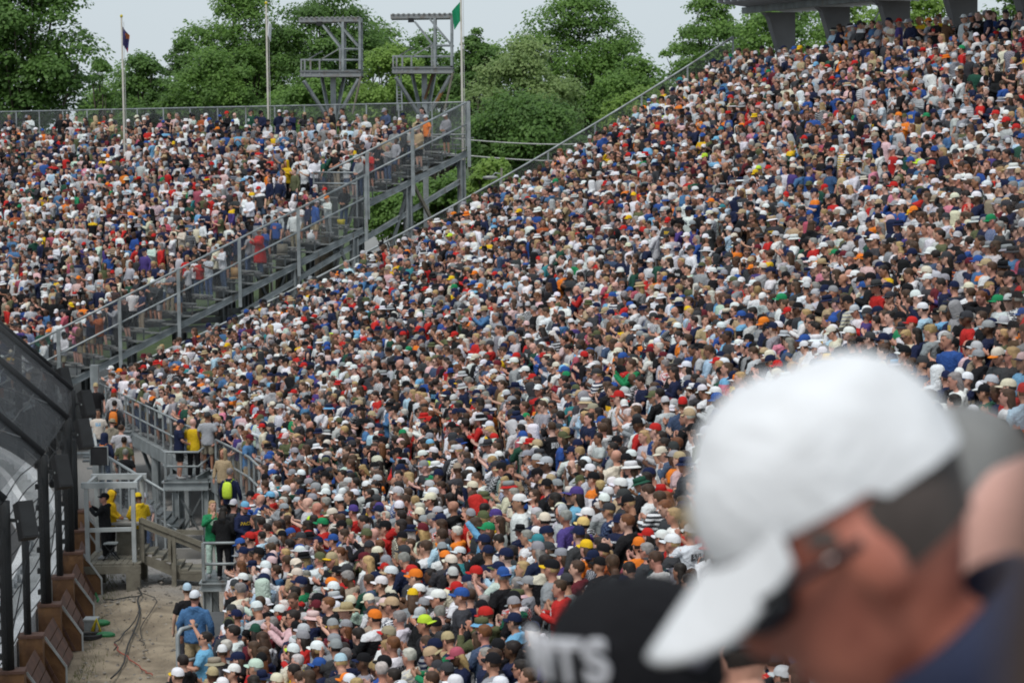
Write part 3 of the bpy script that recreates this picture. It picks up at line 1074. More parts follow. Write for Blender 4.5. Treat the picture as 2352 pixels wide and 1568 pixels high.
# loudspeakers hung from the posts
spk_words = {0: 'nearest the wooden posts', 2: 'on the second tall fence post', 4: 'on the third tall fence post', 6: 'on the fourth tall fence post, by the stairs',
             8: 'on the farthest fence post in view'}
for k, s in enumerate(post_s):
    kk = k - 4
    if kk not in spk_words:
        continue
    n = WA.nrm(s)
    c = WA.at(s, FO + .44, BEND - .42)
    R = Matrix.Rotation(math.atan2(n.y, n.x) - math.radians(62), 3, 'Z') @ Matrix.Rotation(math.radians(-22), 3, 'Y')
    sp = Thing('loudspeaker', c, 'slim black loudspeaker tilted down ' + spk_words[kk], 'loudspeaker', 'black loudspeakers along the catch fence')
    hv, hf = box(c, (.30, .34, .78), R)
    sp.part('cabinet', (hv, hf), M_BOX)
    sp.part('grille', box(c + R @ Vector((.158, 0, 0)), (.012, .30, .72), R), M_BLACK)
    sp.part('badge', box(c + R @ Vector((0, -.174, 0)), (.05, .01, .05), R), M_STEEL)
    sp.part('bracket', bar(WA.at(s, FO + .03, BEND - .4), c, .07), M_BLACK)

# brown timber posts and sloping boards along the back of the wall
blk_words = ['cut off by the lower picture edge', 'with a thin fence post rising from it', 'under the second tall fence post', 'fourth along from the camera',
             'fifth along from the camera', 'beside the wooden deck corner', 'behind the wooden deck']
for k in range(-1, 7):
    s = WA.s_at_y(53.4) + 3.78 * k
    c = WA.at(s, .06, 0)
    n = WA.nrm(s); t = Vector((-n.y, n.x, 0))
    R = Matrix((n, t, Vector((0, 0, 1)))).transposed()
    bt = Thing('timber_post', c, 'square brown timber wall post ' + (blk_words[k] if k >= 0 else 'below the picture edge'), 'post', 'brown timber posts behind the track wall')
    bt.part('post', box(c + Vector((0, 0, .56)), (.52, .42, 1.22), R), M_TIMBER)
    bt.part('post_cap', box(c + Vector((0, 0, 1.20)), (.56, .46, .06), R), M_TIMBER2)
    # boards from the post to the next one, leaning outwards
    for j in range(4):
        f0, f1 = j / 4 + .012, (j + 1) / 4 - .012
        def pt(u, f):
            return WA.at(s + u, .16 + .46 * f, .94 * (1 - f) + .03)
        a, b_, c2, d = pt(.3, f0), pt(3.45, f0), pt(3.45, f1), pt(.3, f1)
        off = Vector((n.x * .04, n.y * .04, .05))
        vv = [tuple(q) for q in (a, b_, c2, d)] + [tuple(q - off) for q in (a, b_, c2, d)]
        bt.part('board', (vv, [(0, 3, 2, 1), (4, 5, 6, 7), (0, 1, 5, 4), (2, 3, 7, 6), (1, 2, 6, 5), (3, 0, 4, 7)]), M_TIMBER2)
    bt.part('edge_strip', merge([bar(WA.at(s + .27, .32, 1.10), WA.at(s + .27, .78, .42), .035, .05), bar(WA.at(s + .27, .78, .44), WA.at(s + .27, .78, -.02), .035, .05)]), M_PAINT)
    bt.part('gusset', ([tuple(WA.at(s + d_, o_, z_)) for d_ in (.33, .38) for o_, z_ in ((.24, 0), (.76, 0), (.76, .42), (.24, 1.08))],
                       [(0, 1, 2, 3), (7, 6, 5, 4), (2, 6, 7, 3), (1, 5, 6, 2)]), M_TIMBER)

# ------------------------------------------------------------------ main grandstand
Z0, ROW, RISE, NROW = 2.1, .64, .297, 39
def main_z(i):
    u = i / NROW
    return Z0 + RISE * NROW * (.78 * u + .22 * u * u)      # the upper rows are steeper
def main_line(s, dz, o0=0.0, o1=None, n=6):
    o1 = NROW * ROW if o1 is None else o1
    return [FR.at(s, o, main_z(o / ROW) + dz) for o in np.linspace(o0, o1, n)]
ms = Thing('main_grandstand', FR.at(40, 0, 0), 'long grey curved main grandstand packed with standing spectators', 'grandstand')
offs, zs = [], []
for i in range(NROW):
    offs += [i * ROW, (i + 1) * ROW]
    zs += [main_z(i)] * 2
ms.part('stepped_deck', ribbon(FR, 0, FR.L, [offs[0]] + offs, [Z0 - .35] + zs, 1.5, close=False), M_DECK)
for i in range(NROW):
    o = i * ROW + .42
    ms.part('bench', rect_ribbon(FR, 0, FR.L, o, o + .20, main_z(i) + .40, main_z(i) + .45, 2.0), M_BENCH)
for s in np.arange(1, FR.L, 4.5):
    for o in (.4, 8, 16, 24):
        ztop = main_z(int(o / ROW)) - .45
        ms.part('column', bar(FR.at(s, o, 0), FR.at(s, o, ztop), .26), M_STEELD)
    rk = main_line(s, -.75, .2, NROW * ROW - .2)
    ms.part('raker_beam', merge([bar(a, b_, .25, .35) for a, b_ in zip(rk[:-1], rk[1:])]), M_STEELD)
# end railing on the far side
def rail_set(th, base_pts, heights, post_every, mat, r=.035, mesh=True, post=.06, drop=0.0, net=None):
    pts = [Vector(p) for p in base_pts]
    for h in heights:
        th.part('rail', tube([p + Vector((0, 0, h)) for p in pts], r, 8), mat, smooth=True)
    acc = 0.0
    H = max(heights)
    th.part('post', bar(pts[0] - Vector((0, 0, drop)), pts[0] + Vector((0, 0, H)), post), mat)
    for a, b_ in zip(pts[:-1], pts[1:]):
        L = (b_ - a).length
        n = max(1, round(L / post_every))
        for k in range(1, n + 1):
            q = a.lerp(b_, k / n)
            th.part('post', bar(q - Vector((0, 0, drop)), q + Vector((0, 0, H - .01)), post), mat)
        if mesh:
            mesh_sheet('wire_mesh', [(a, b_, b_ + Vector((0, 0, H)), a + Vector((0, 0, H)))], net or M_NETG, th)
sE = FR.L
er = Thing('end_railing', FR.at(sE, 0, Z0), 'sloping grey mesh railing along the far end of the main grandstand', 'railing')
erl = main_line(sE - .02, 0, -.1, NROW * ROW, 14)
for ha, hb in ((1.25, 1.9), (.65, .95)):
    er.part('rail', tube([q + Vector((0, 0, ha + (hb - ha) * k / 13)) for k, q in enumerate(erl)], .04, 8), M_STEEL, smooth=True)
for k, q in enumerate(erl):
    er.part('post', bar(q, q + Vector((0, 0, 1.24 + .65 * k / 13)), .07), M_STEEL)
mesh_sheet('wire_mesh', [(erl[k], erl[k + 1], erl[k + 1] + Vector((0, 0, 1.25 + .65 * (k + 1) / 13)), erl[k] + Vector((0, 0, 1.25 + .65 * k / 13))) for k in range(13)], M_NETG, er)
erl = main_line(sE + .06, -.25, -.1, NROW * ROW, 7)
for a, b_ in zip(erl[:-1], erl[1:]):
    er.part('stringer', ibeam(a, b_, .16, .36), M_STEEL)
br = Thing('back_railing', FR.at(sE, NROW * ROW, main_z(NROW)), 'grey mesh railing behind the top row of the main grandstand', 'railing')
rail_set(br, [FR.at(s, NROW * ROW + 2.6, main_z(NROW - 1)) for s in np.arange(sE - .1, 38, -4)], [1.3, .65], 2.0, M_STEELD)
ms.part('top_walkway', rect_ribbon(FR, 0, FR.L, NROW * ROW, NROW * ROW + 2.9, main_z(NROW - 1) - .2, main_z(NROW - 1) - .004, 2), M_DECK)
# front railing along the lowest row
fr_ = Thing('front_railing', FR.at(sE, -.1, Z0), 'grey mesh guard railing along the front row of the main grandstand', 'railing')
s73 = FR.s_at_y(70.0)
rail_set(fr_, [FR.at(s, -.12, Z0) for s in np.linspace(sE - .1, FR.s_at_y(77.6), 8)], [1.12, .55], 1.2, M_STEEL)
rail_set(fr_, [FR.at(s, -.12, Z0) for s in np.linspace(FR.s_at_y(76.2), s73, 4)], [1.12, .55], 1.2, M_STEEL)
ms.part('front_edge_beam', rect_ribbon(FR, FR.s_at_y(57), FR.L, -.24, -.02, Z0 - .42, Z0 - .02, 1.2), M_STEEL)
for s in np.linspace(FR.s_at_y(58), FR.L - .5, 9):
    ms.part('front_column', bar(FR.at(s, -.13, 0), FR.at(s, -.13, Z0 - .42), .2), M_STEEL)
    ms.part('front_brace', bar(FR.at(s, .1, .1), FR.at(min(s + 3.2, FR.L), .1, Z0 - .5), .1), M_STEELD)

CZ = main_z(NROW - 1) + .72
sC0, sC1 = FR.s_at_y(60), FR.s_at_y(87)
ms.part('raised_concourse', rect_ribbon(FR, sC0, sC1, NROW * ROW + .15, NROW * ROW + 1.25, main_z(NROW - 1) + .002, CZ, 1.5), M_DECK)
# ------------------------------------------------------------------ canopy over the back of the main grandstand
cn = Thing('canopy', FR.at(sE - 10, NROW * ROW + 1, main_z(NROW - 1)), 'grey ribbed cantilever canopy on curved concrete fins behind the top row', 'canopy')
zc = 16.55
c0 = sE - 26.5
cn.part('roof_sheet', ribbon(FR, c0, sE - .5, [23.9, 27.3, 27.3, 23.9], [zc + .42, zc + .02, zc + .12, zc + .50], 1.0), M_ROOF)
for s in np.arange(c0 + .2, sE - .5, .62):
    cn.part('roof_rib', bar(FR.at(s, 23.92, zc + .36), FR.at(s, 27.2, zc - .04), .06, .13), M_ROOF)
cn.part('edge_beam', rect_ribbon(FR, c0, sE - .5, 25.12, 25.3, zc - .10, zc + .14, 1.0), M_STEELD)
for k in range(6):
    s = sE - 2.2 - k * 4.55
    zb = main_z(NROW - 1) - .01
    prof = [(25.95, zb), (25.93, zb + 1.0), (25.86, zb + 1.5), (25.7, zb + 2.0), (25.4, zc - .3), (25.2, zc - .12), (26.5, zc - .12), (26.5, zb)]
    vv = []
    for ds in (-.17, .17):
        vv += [tuple(FR.at(s + ds, o, z)) for o, z in prof]
    m = len(prof)
    ff = [tuple(range(m)), tuple(range(2 * m - 1, m - 1, -1))] + [(i, (i + 1) % m, m + (i + 1) % m, m + i) for i in range(m)]
    cn.part('concrete_fin', (vv, ff), M_CONCD)
st = Thing('steel_stairs', FR.at(sE - 9.0, 26, main_z(NROW - 1)), 'steel stairs rising between the canopy fins', 'stairs')
sa = sE - 9.4
a0, a1 = FR.at(sa, 25.6, main_z(NROW - 1) - .4), FR.at(sa, 27.4, main_z(NROW - 1) + 2.6)
dv = FR.at(sa + 1.1, 25.4, 0) - FR.at(sa, 25.4, 0)
for q in (Vector((0, 0, 0)), dv):
    st.part('stringer', bar(a0 + q, a1 + q, .06, .24), M_STEEL)
    st.part('handrail', bar(a0 + q + Vector((0, 0, 1)), a1 + q + Vector((0, 0, 1)), .05), M_STEEL)
for k in range(11):
    c = a0.lerp(a1, (k + .5) / 11)
    st.part('tread', bar(c, c + dv, .28, .04), M_STEEL)

# ------------------------------------------------------------------ far grandstand
E0 = Vector((-17.2, 96.0, 0))
NV = Vector((.735, .678, 0)); UV = Vector((-.678, .735, 0))
FROW = .76
VS = 3.6        # the raised upper tier shows only beside the open end
def far_z(t, v=0.0):
    if v > VS:
        return 12.4 - 9.5 + .4087 * t
    return 12.4 - 9.5 + .363 * t if t < 15.2 else 12.4 - 1.0 - .363 * (20.8 - t)
def far_at(t, v, z=0.0):
    q = E0 + NV * t + UV * v
    return Vector((q.x, q.y, z))
NF0, NF1 = -5, 27
fs = Thing('far_grandstand', far_at(8, 0, 0), 'grey steel far grandstand of open bleachers crowded with spectators', 'grandstand')
FLEN = 48
dv_, df_ = [], []
for (va, vb) in ((VS + .01, FLEN),):
    k0 = len(dv_) // 4
    for i in range(NF0, NF1 + 1):
        t = i * FROW
        z = far_z(t + .1, vb) - .06
        dv_ += [tuple(far_at(t, va, z)), tuple(far_at(t, vb, z)), tuple(far_at(t + FROW, va, z)), tuple(far_at(t + FROW, vb, z))]
    k = len(dv_) // 4
    for i in range(k0, k):
        df_.append((4 * i, 4 * i + 1, 4 * i + 3, 4 * i + 2))
        if i < k - 1:
            df_.append((4 * i + 2, 4 * i + 3, 4 * i + 5, 4 * i + 4))
fs.part('stepped_deck', (dv_, df_), M_DECK)
for i in range(NF0, NF1 + 1):
    t = i * FROW
    for (va, vb) in ((-.18, VS - .02), (VS + .02, FLEN)):
        z = far_z(t + .1, vb)
        m_ = M_ALU if vb < FLEN else M_BENCH
        fs.part('foot_plank', bar(far_at(t + .20, va, z - .03), far_at(t + .20, vb, z - .03), .40, .05), m_)
        fs.part('seat_plank', bar(far_at(t + .58, va + .04, z + .42), far_at(t + .58, vb, z + .42), .27, .05), m_)
    z = far_z(t + .1)
    for v in (.05, 1.1, 2.2):
        fs.part('seat_bracket', bar(far_at(t + .60, v, z), far_at(t + .60, v, z + .40), .05), M_STEELD)
def t_of_x(x):
    ts = np.linspace(-4, 21.2, 400)
    xs = np.array([proj(far_at(t, -.1, far_z(t) + 1.0))[0] for t in ts])
    return float(np.interp(x, xs, ts))
fe = Thing('stepped_end_railing', far_at(8, 0, far_z(8)), 'tall sloping grey mesh railing along the end of the far grandstand', 'railing')
TS = 15.2
posts_lo = [t_of_x(x) for x in (130, 270, 405, 545, 680)] + [TS]
posts_hi = [TS, t_of_x(938), 20.75]
V0 = -.22
for h, r in ((1.9, .045), (1.0, .04)):
    fe.part('rail', tube([far_at(-3.5, V0, far_z(-3.5) + h), far_at(TS, V0, far_z(TS - .01) + h)], r, 8), M_STEEL, smooth=True)
for h, r in ((1.85, .045), (.95, .04)):
    fe.part('rail', tube([far_at(TS - 1.9 if h > 1 else TS, V0, far_z(TS + .01) + h - (.363 * 1.9 if h > 1 else 0)), far_at(20.75, V0, far_z(20.75) + h)], r, 8), M_STEEL, smooth=True)
for t in posts_lo:
    fe.part('post', bar(far_at(t, V0 - .03, far_z(t - .01) - .75), far_at(t, V0 - .03, far_z(t - .01) + 1.95), .13, .10), M_STEEL)
for t in posts_hi:
    fe.part('post', bar(far_at(t + .1, V0 - .03, far_z(t + .02) - .85), far_at(t + .1, V0 - .03, far_z(t + .02) + 1.9), .15, .12), M_STEEL)
mesh_sheet('wire_mesh', [(far_at(-3.5, V0, far_z(-3.5)), far_at(TS, V0, far_z(TS - .01)), far_at(TS, V0, far_z(TS - .01) + 1.9), far_at(-3.5, V0, far_z(-3.5) + 1.9))], M_NETG, fe)
mesh_sheet('wire_mesh', [(far_at(TS, V0, far_z(TS + .01)), far_at(20.75, V0, far_z(20.75)), far_at(20.75, V0, far_z(20.75) + 1.85), far_at(TS, V0, far_z(TS + .01) + 1.85))], M_NETG, fe)
# aisle rail where the upper tier begins
fa = Thing('aisle_rail', far_at(TS, 0, far_z(TS + .01)), 'short grey rail in front of the upper tier of the far grandstand', 'railing')
rail_set(fa, [far_at(TS - .1, .2, far_z(TS + .01) - .9), far_at(TS - .1, 3.0, far_z(TS + .01) - .9)], [1.95, 1.5], 2.8, M_STEEL)
# steelwork under the open end
for (ta, tb) in ((-4, TS - .02), (TS + .02, 20.9)):
    za, zb = far_z(ta) - .32, far_z(tb) - .32
    fs.part('stringer', ibeam(far_at(ta, -.05, za), far_at(tb, -.05, zb),   .16, .25), M_STEEL)
    fs.part('stringer', ibeam(far_at(ta, 3.2, za), far_at(tb, 3.2, zb), .18, .34), M_STEELD)
fs.part('sloping_brace', ibeam(far_at(9.0, .0, far_z(9) - 1.1), far_at(20.7, 0, far_z(20.7) - 1.35), .12, .2), M_STEEL)
for t in [t_of_x(x) for x in (680, 815, 938, 1062)]:
    fs.part('column', ibeam(far_at(t, .0, 0), far_at(t, .0, far_z(t) - .5), .26, .26, NV), M_STEEL)
for v in (3.2, 6.5, 11, 16):
    for t in (6, 10.5, 14, 17.6, 20.4):
        fs.part('column', ibeam(far_at(t, v, 0), far_at(t, v, far_z(t) - .15), .28, .28, NV), M_STEELD)
for v in (.0, 3.2, 6.5):
    fs.part('cross_brace', bar(far_at(14, v, .6), far_at(17.6, v, far_z(17.6) - .7), .12), M_STEELD)
    fs.part('cross_brace', bar(far_at(17.6, v, .6), far_at(14, v, far_z(14) - .6), .12), M_STEELD)
    fs.part('tie_beam', ibeam(far_at(6, v, 4.6), far_at(20.4, v, 4.6), .16, .24), M_STEELD)
fs.part('timber_prop', bar(far_at(17.9, -.1, far_z(17.9) - .5), far_at(20.3, -.1, far_z(17.9) - 4.2), .12), M_GREYWOOD)
for t in (14, 17.6, 20.4):
    fs.part('purlin', ibeam(far_at(t, 0, far_z(t) - .55), far_at(t, FLEN, far_z(t) - .55), .16, .26), M_STEELD)
fb = Thing('rear_railing', far_at(20.8, 0, far_z(20.8)), 'grey mesh railing behind the top row of the far grandstand', 'railing')
rail_set(fb, [far_at(20.85, v, far_z(20.8)) for v in np.linspace(-.1, FLEN, 12)], [1.85, .5], 2.2, M_STEEL, r=.03)

# ------------------------------------------------------------------ camera towers behind the far stand
def cam_tower(dx, dy, Y, label, rusty):
    th = Thing('camera_tower', P(762 + dx, 330, Y), label, 'tower', 'steel camera towers behind the far grandstand')
    D = 1.7
    def F(x, y, back=0.0):
        return P(x + dx, y + dy, Y) + Vector((0, back, 0))
    def slab(name, x0, x1, y0, y1, mat, extra=0.0):
        a, b_ = F(x0, y0), F(x1, y1)
        th.part(name, ([(x, y, z) for x in (a.x, b_.x) for y in (Y - .05, Y + D + .05) for z in (b_.z, a.z)],
                       [(0, 1, 3, 2), (4, 6, 7, 5), (0, 4, 5, 1), (2, 3, 7, 6), (0, 2, 6, 4), (1, 5, 7, 3)]), mat)
    slab('roof', 686, 828, 41.5, 50, M_RUSTY)
    a, b_ = F(686, 40.5), F(828, 41.2)
    for k in range(12):
        x = a.x + (b_.x - a.x) * (k + .5) / 12
        th.part('roof_sheet_rib', bar((x, Y - .1, a.z - .01), (x, Y + D + .1, a.z - .01), .10, .05), M_ALU)
    slab('floor', 690, 829, 161.5, 164, M_STEELD)
    for back in (0, D):
        th.part('girder', ibeam(F(690, 170, back), F(829, 170, back), .14, .26), M_RUSTY)
    for x in (690, 735, 781, 829):
        th.part('joist', ibeam(F(x, 169), F(x, 169, D), .12, .2), M_STEELD)
    for x, y0, w in ((826, 50, .10), (787, 50, .11)):
        for back in (0, D):
            th.part('roof_post', bar(F(x, y0, back), F(x, 164, back), w), M_STEEL)
    for x in (692, 700, 713, 734, 781):
        th.part('guard_post', bar(F(x, 138 if x < 775 else 112), F(x, 176), .075), M_RUSTY)
    for y, x0 in ((112, 775), (137, 690)):
        for back in (0, D):
            th.part('guard_rail', bar(F(x0, y, back), F(830, y, back), .05), M_STEEL)
        th.part('guard_rail', bar(F(829, y), F(829, y, D), .05), M_STEEL)
    th.part('guard_rail', bar(F(692, 138), F(692, 138, D), .05), M_STEEL)
    for (p, q, back) in (((735, 115), (695, 138), D), ((778, 113), (737, 137), 0)):
        th.part('stair_rail', bar(F(*p, back), F(*q, back), .05), M_RUSTY)
    base = F(762, 178, D / 2)
    th.part('main_column', bar((base.x, base.y, 0), base, .24), M_STEEL)
    for (p, q, back) in (((698, 186), (747, 267), 0), ((733, 178), (755, 276), D), ((785, 178), (768, 275), D), ((824, 182), (777, 262), 0)):
        f = F(*p, back)
        g = F(*q, D / 2)
        th.part('strut', bar(f, g, .13), M_STEEL)
    th.part('tan_pole', tube([F(829, 176, -.05), F(810, 262, -.05)], .05, 8), M_GREYWOOD)
    for (p, q) in (((741, 58), (781, 109)), ((776, 52), (822, 107))):
        th.part('knee_brace', bar(F(*p, .0), F(*q, 0), .09), M_STEEL)
        th.part('knee_brace', bar(F(*p, D), F(*q, D), .09), M_STEEL)
    th.part('lamp_box', box(F(733, 55, .1), (.26, .3, .18)), M_BLACK)
    if rusty:
        th.part('rusty_pole', tube([F(824, 180, .4), F(790, 245, .4)], .07, 8), simple('rusty_pole', (.26, .13, .04), (.17, .08, .03), 4, .8))
        th.part('rusty_pole', tube([F(782, 178, .6), F(764, 236, .6)], .06, 8), simple('brown_pole', (.13, .07, .03), rough=.8))
        th.part('ladder_rail', bar(F(699, 166, .3), F(701, 262, .3), .06), M_STEEL)
        th.part('ladder_rail', bar(F(709, 166, .3), F(712, 262, .3), .06), M_STEEL)
        for k in range(14):
            th.part('rung', bar(F(699, 170 + 7 * k, .3), F(710, 170 + 7 * k, .3), .03), M_STEEL)
    return th
cam_tower(0, 0, 117, 'left steel camera tower with weathered flat roof and sloping stair rails', False)
cam_tower(211, -8, 116, 'steel camera tower with rusty brown pole, beside the green flag', True)

# ------------------------------------------------------------------ flagpoles
def flag_mesh(base, w, h, ripples, lean=(1, 0), sag=.35, seed=0, tri=False):
    """cloth hanging from the pole in folds; one sheet with thickness"""
    nx, nz = 12, 14
    v, f = [], []
    for side in (0, 1):
        for j in range(nz + 1):
            for i in range(nx + 1):
                u, t = i / nx, j / nz
                hh = h * ((1 - .85 * u) if tri else 1)
                x = w * u * (1 - .25 * t)
                y = ripples * math.sin(u * 7 + t * 2 + seed) * (.3 + u)
                z = -hh * t - sag * h * u - .02 * math.sin(9 * t + seed)
                v.append((base[0] + x * lean[0], base[1] + y + x * lean[1] + side * .012, base[2] + z))
    n = nx + 1
    o = n * (nz + 1)
    for j in range(nz):
        for i in range(nx):
            a = j * n + i
            f.append((a, a + 1, a + n + 1, a + n))
            f.append((o + a, o + a + n, o + a + n + 1, o + a + 1))
    return v, f
def flagpole(x, ytop, Y, label, flag):
    b_ = P(x, 250, Y); t = P(x, ytop, Y)
    th = Thing('flagpole', (b_.x, Y, 0), label, 'flagpole', 'flagpoles behind the far grandstand')
    top = Vector((b_.x, Y, t.z))
    th.part('pole', tube([(b_.x, Y, 0), (b_.x, Y, t.z * .5), top], [.07, .06, .04], 8), simple('pale_pole', (.42, .40, .36), (.34, .32, .28), 3, .5), smooth=True)
    th.part('finial', ellipsoid(top + Vector((0, 0, .05)), (.07, .07, .08), 8, 6), M_YEL, smooth=True)
    th.part('halyard', tube([top + Vector((.1, 0, -.2)), Vector((b_.x + .1, Y, 8))], .012, 5), M_WIRE)
    y0, w, h, lean, mats, tri = flag
    fb_ = Vector((b_.x, Y, P(x, y0, Y).z))
    part = flag_mesh(fb_, w, h, .10, lean, .55, x, tri)
    fo = th.part('flag', part, mats[0], smooth=True)
    for m in mats[1:]:
        fo.data.materials.append(m)
    if len(mats) > 1:
        for p in fo.data.polygons:
            c = sum((fo.data.vertices[i].co.x + th.base.x - fb_.x for i in p.vertices), 0) / len(p.vertices)
            cz = sum((fo.data.vertices[i].co.z + th.base.z - fb_.z for i in p.vertices), 0) / len(p.vertices)
            p.material_index = 1 if (c > w * .5 and -h * .75 < cz < -h * .45) else (2 if c > w * .55 and cz < -h * 1.25 else 0)
fl_purple = simple('purple_flag_cloth', (.03, .025, .09), (.05, .04, .14), 3, .8)
fl_orange = simple('orange_flag_cloth', (.42, .12, .03), rough=.8)
fl_red = simple('red_flag_cloth', (.25, .02, .04), rough=.8)
fl_white = simple('white_flag_cloth', (.72, .74, .76), rough=.8)
fl_green = simple('green_flag_cloth', (.0, .20, .09), (.0, .26, .11), 3, .8)
flagpole(284, 40, 122, 'flagpole with a limp dark purple and orange flag', (58, .34, .85, (1, .2), [fl_purple, fl_orange, fl_red], False))
flagpole(616, 10, 120, 'flagpole with a limp narrow white flag', (38, .22, .75, (1, .2), [fl_white], False))
flagpole(1062, -14, 113, 'flagpole with a green flag beside the camera tower', (2, .40, .80, (-1, .2), [fl_green], False))

# ------------------------------------------------------------------ trees
def leaf_mat(name, c1, c2, c3):
    m, nt, b, out = new_mat(name)
    a = N(nt, 'ShaderNodeAttribute', attribute_type='GEOMETRY', attribute_name='tint')
    r = N(nt, 'ShaderNodeValToRGB')
    r.color_ramp.elements[0].color = (*c1, 1)
    r.color_ramp.elements[1].color = (*c3, 1)
    e = r.color_ramp.elements.new(.5); e.color = (*c2, 1)
    nt.links.new(a.outputs['Fac'], r.inputs['Fac'])
    nt.links.new(r.outputs['Color'], b.inputs['Base Color'])
    b.inputs['Roughness'].default_value = .6
    b.inputs['Specular IOR Level'].default_value = .25
    tl = N(nt, 'ShaderNodeBsdfTranslucent')
    nt.links.new(r.outputs['Color'], tl.inputs['Color'])
    ms_ = N(nt, 'ShaderNodeAddShader')          # a leaf reflects and lets light through
    nt.links.new(b.outputs['BSDF'], ms_.inputs[0]); nt.links.new(tl.outputs[0], ms_.inputs[1])
    nt.links.new(ms_.outputs[0], out.inputs['Surface'])
    return m
LM = {
    'deep': leaf_mat('deep_green_leaves', (0.034, 0.072, 0.015), (0.053, 0.106, 0.021), (0.081, 0.149, 0.031)),
    'mid': leaf_mat('mid_green_leaves', (0.047, 0.093, 0.019), (0.072, 0.136, 0.025), (0.106, 0.183, 0.036)),
    'light': leaf_mat('light_green_leaves', (0.072, 0.123, 0.022), (0.106, 0.174, 0.031), (0.145, 0.221, 0.043)),
    'silver': leaf_mat('silvery_green_leaves', (0.081, 0.123, 0.038), (0.123, 0.174, 0.060), (0.170, 0.221, 0.085)),
}
M_BARK = simple('bark', (.085, .068, .052), (.05, .04, .032), 3.0, .9, 0, .4, 9)
def tree(label, base, height, crown_w, crown_lo, lobes, leaf, mat, n_leaf, seed, group='trees behind the grandstands', name='broadleaf_tree', leafsize=.175, airy=.0):
    """trunk and limbs reaching into many uneven leaf clumps"""
    r = np.random.default_rng(seed)
    th = Thing(name, base, label, 'tree', group)
    base = Vector(base)
    top = height
    cz = crown_lo
    # lobe centres fill an uneven crown volume
    C, R_ = [], []
    for k in range(lobes):
        for _ in range(60):
            u = r.uniform(-1, 1, 3)
            if u[0] ** 2 + u[1] ** 2 + u[2] ** 2 < 1:
                break
        zz = u[2] * .5 + .5
        wid = crown_w * (.55 + .55 * math.sin(math.pi * min(1, .22 + .78 * zz)) ** .8) / 1.1 * (1 - .35 * max(0, zz - .7) / .3)
        c = np.array([u[0] * wid * .5, u[1] * wid * .42, cz + (top - cz) * (.06 + .90 * zz)])
        C.append(c)
        R_.append(r.uniform(.6, 1.3) * crown_w * (.155 if airy < .3 else .125))
    C = np.array(C); R_ = np.array(R_)
    limbs = [tube([(0, 0, -.2), (.1, .05, height * .3), (r.uniform(-.4, .4), r.uniform(-.3, .3), height * .72)], [height * .022, height * .017, height * .006], 8)]
    for k in range(min(lobes, 26)):
        c = C[k]
        s0 = Vector((.08, .04, max(crown_lo * .6, min(c[2] * .55, height * .62))))
        mid = s0.lerp(Vector(c), .55) + Vector((0, 0, -.04 * height * r.uniform(.2, 1)))
        limbs.append(tube([s0, mid, Vector(c)], [height * .007, height * .004, .015], 5))
    th.part('trunk', ([tuple(Vector(p) + base) for p in merge(limbs)[0]], merge(limbs)[1]), M_BARK, smooth=True)
    w = R_ ** 2
    idx = r.choice(lobes, n_leaf, p=w / w.sum())
    d = r.normal(size=(n_leaf, 3))
    d /= np.linalg.norm(d, axis=1)[:, None]
    d[:, 2] = np.where(d[:, 2] < -.35, -d[:, 2] * .6, d[:, 2])
    rad = R_[idx] * (1 - .55 * r.random(n_leaf) ** 2.0) * (1 + .18 * np.sin(7 * d[:, 0] + 5 * d[:, 2] + idx))
    pos = C[idx] + d * rad[:, None] * np.array([1.05, 1.0, .85])
    # sprays: each leaf face faces roughly outwards and droops
    nrm = d + r.normal(size=(n_leaf, 3)) * .5 + np.array([-.15, -.35, .85])
    nrm /= np.linalg.norm(nrm, axis=1)[:, None]
    a = np.cross(nrm, r.normal(size=(n_leaf, 3)))
    a /= np.linalg.norm(a, axis=1)[:, None]
    b_ = np.cross(nrm, a)
    sz = leafsize * r.uniform(.55, 1.35, n_leaf)
    L = a * sz[:, None]; Wd = b_ * (sz * .42)[:, None]
    fold = nrm * (sz * .14)[:, None]
    v = np.stack([pos - L * .6, pos + Wd - fold, pos + L * .6, pos - Wd - fold], 1).reshape(-1, 3)
    me = bpy.data.meshes.new('crown')
    nq = n_leaf
    me.vertices.add(4 * nq)
    me.vertices.foreach_set('co', v.ravel())
    me.loops.add(4 * nq)
    me.loops.foreach_set('vertex_index', np.arange(4 * nq, dtype=np.int32))
    me.polygons.add(nq)
    me.polygons.foreach_set('loop_start', np.arange(0, 4 * nq, 4, dtype=np.int32))
    me.update(calc_edges=True)
    lobe_t = r.uniform(0, 1, lobes)
    tint = np.clip(.55 * lobe_t[idx] + .45 * r.random(nq) , 0, 1)
    at = me.attributes.new('tint', 'FLOAT', 'POINT')
    at.data.foreach_set('value', np.repeat(tint, 4))
    me.materials.append(LM[mat])
    o = bpy.data.objects.new('crown', me)
    COL.objects.link(o)
    o.parent = th.o
    o['kind'] = 'stuff'
    return th
def tree_px(label, xc, ytop, ylow, width, Y, lobes, mat, n, seed, **kw):
    s = FPX / Y
    b_ = P(xc, 400, Y)
    H = P(xc, ytop, Y).z
    lo = max(1.0, P(xc, max(ylow, 380) if ytop > 50 else max(ylow, 330), Y).z)
    n = int(n * 2.0)
    lobes = int(lobes * 1.25)
    tree(label, (b_.x, Y, 0), H, width / s, lo, lobes, None, mat, n, seed, **kw)
tree_px('big dark green tree filling the corner beyond the far stand', 55, -115, 300, 330, 150, 90, 'deep', 17000, 1, leafsize=.21)
tree_px('low hazy tree just beside the big dark corner tree', 236, 128, 300, 110, 185, 30, 'mid', 4000, 2)
tree_px('round tree behind the flagpole with the purple flag', 335, 100, 320, 150, 172, 45, 'deep', 7000, 3)
tree_px('rounded mid green tree between purple and white flags', 430, 78, 320, 130, 178, 40, 'deep', 6000, 4)
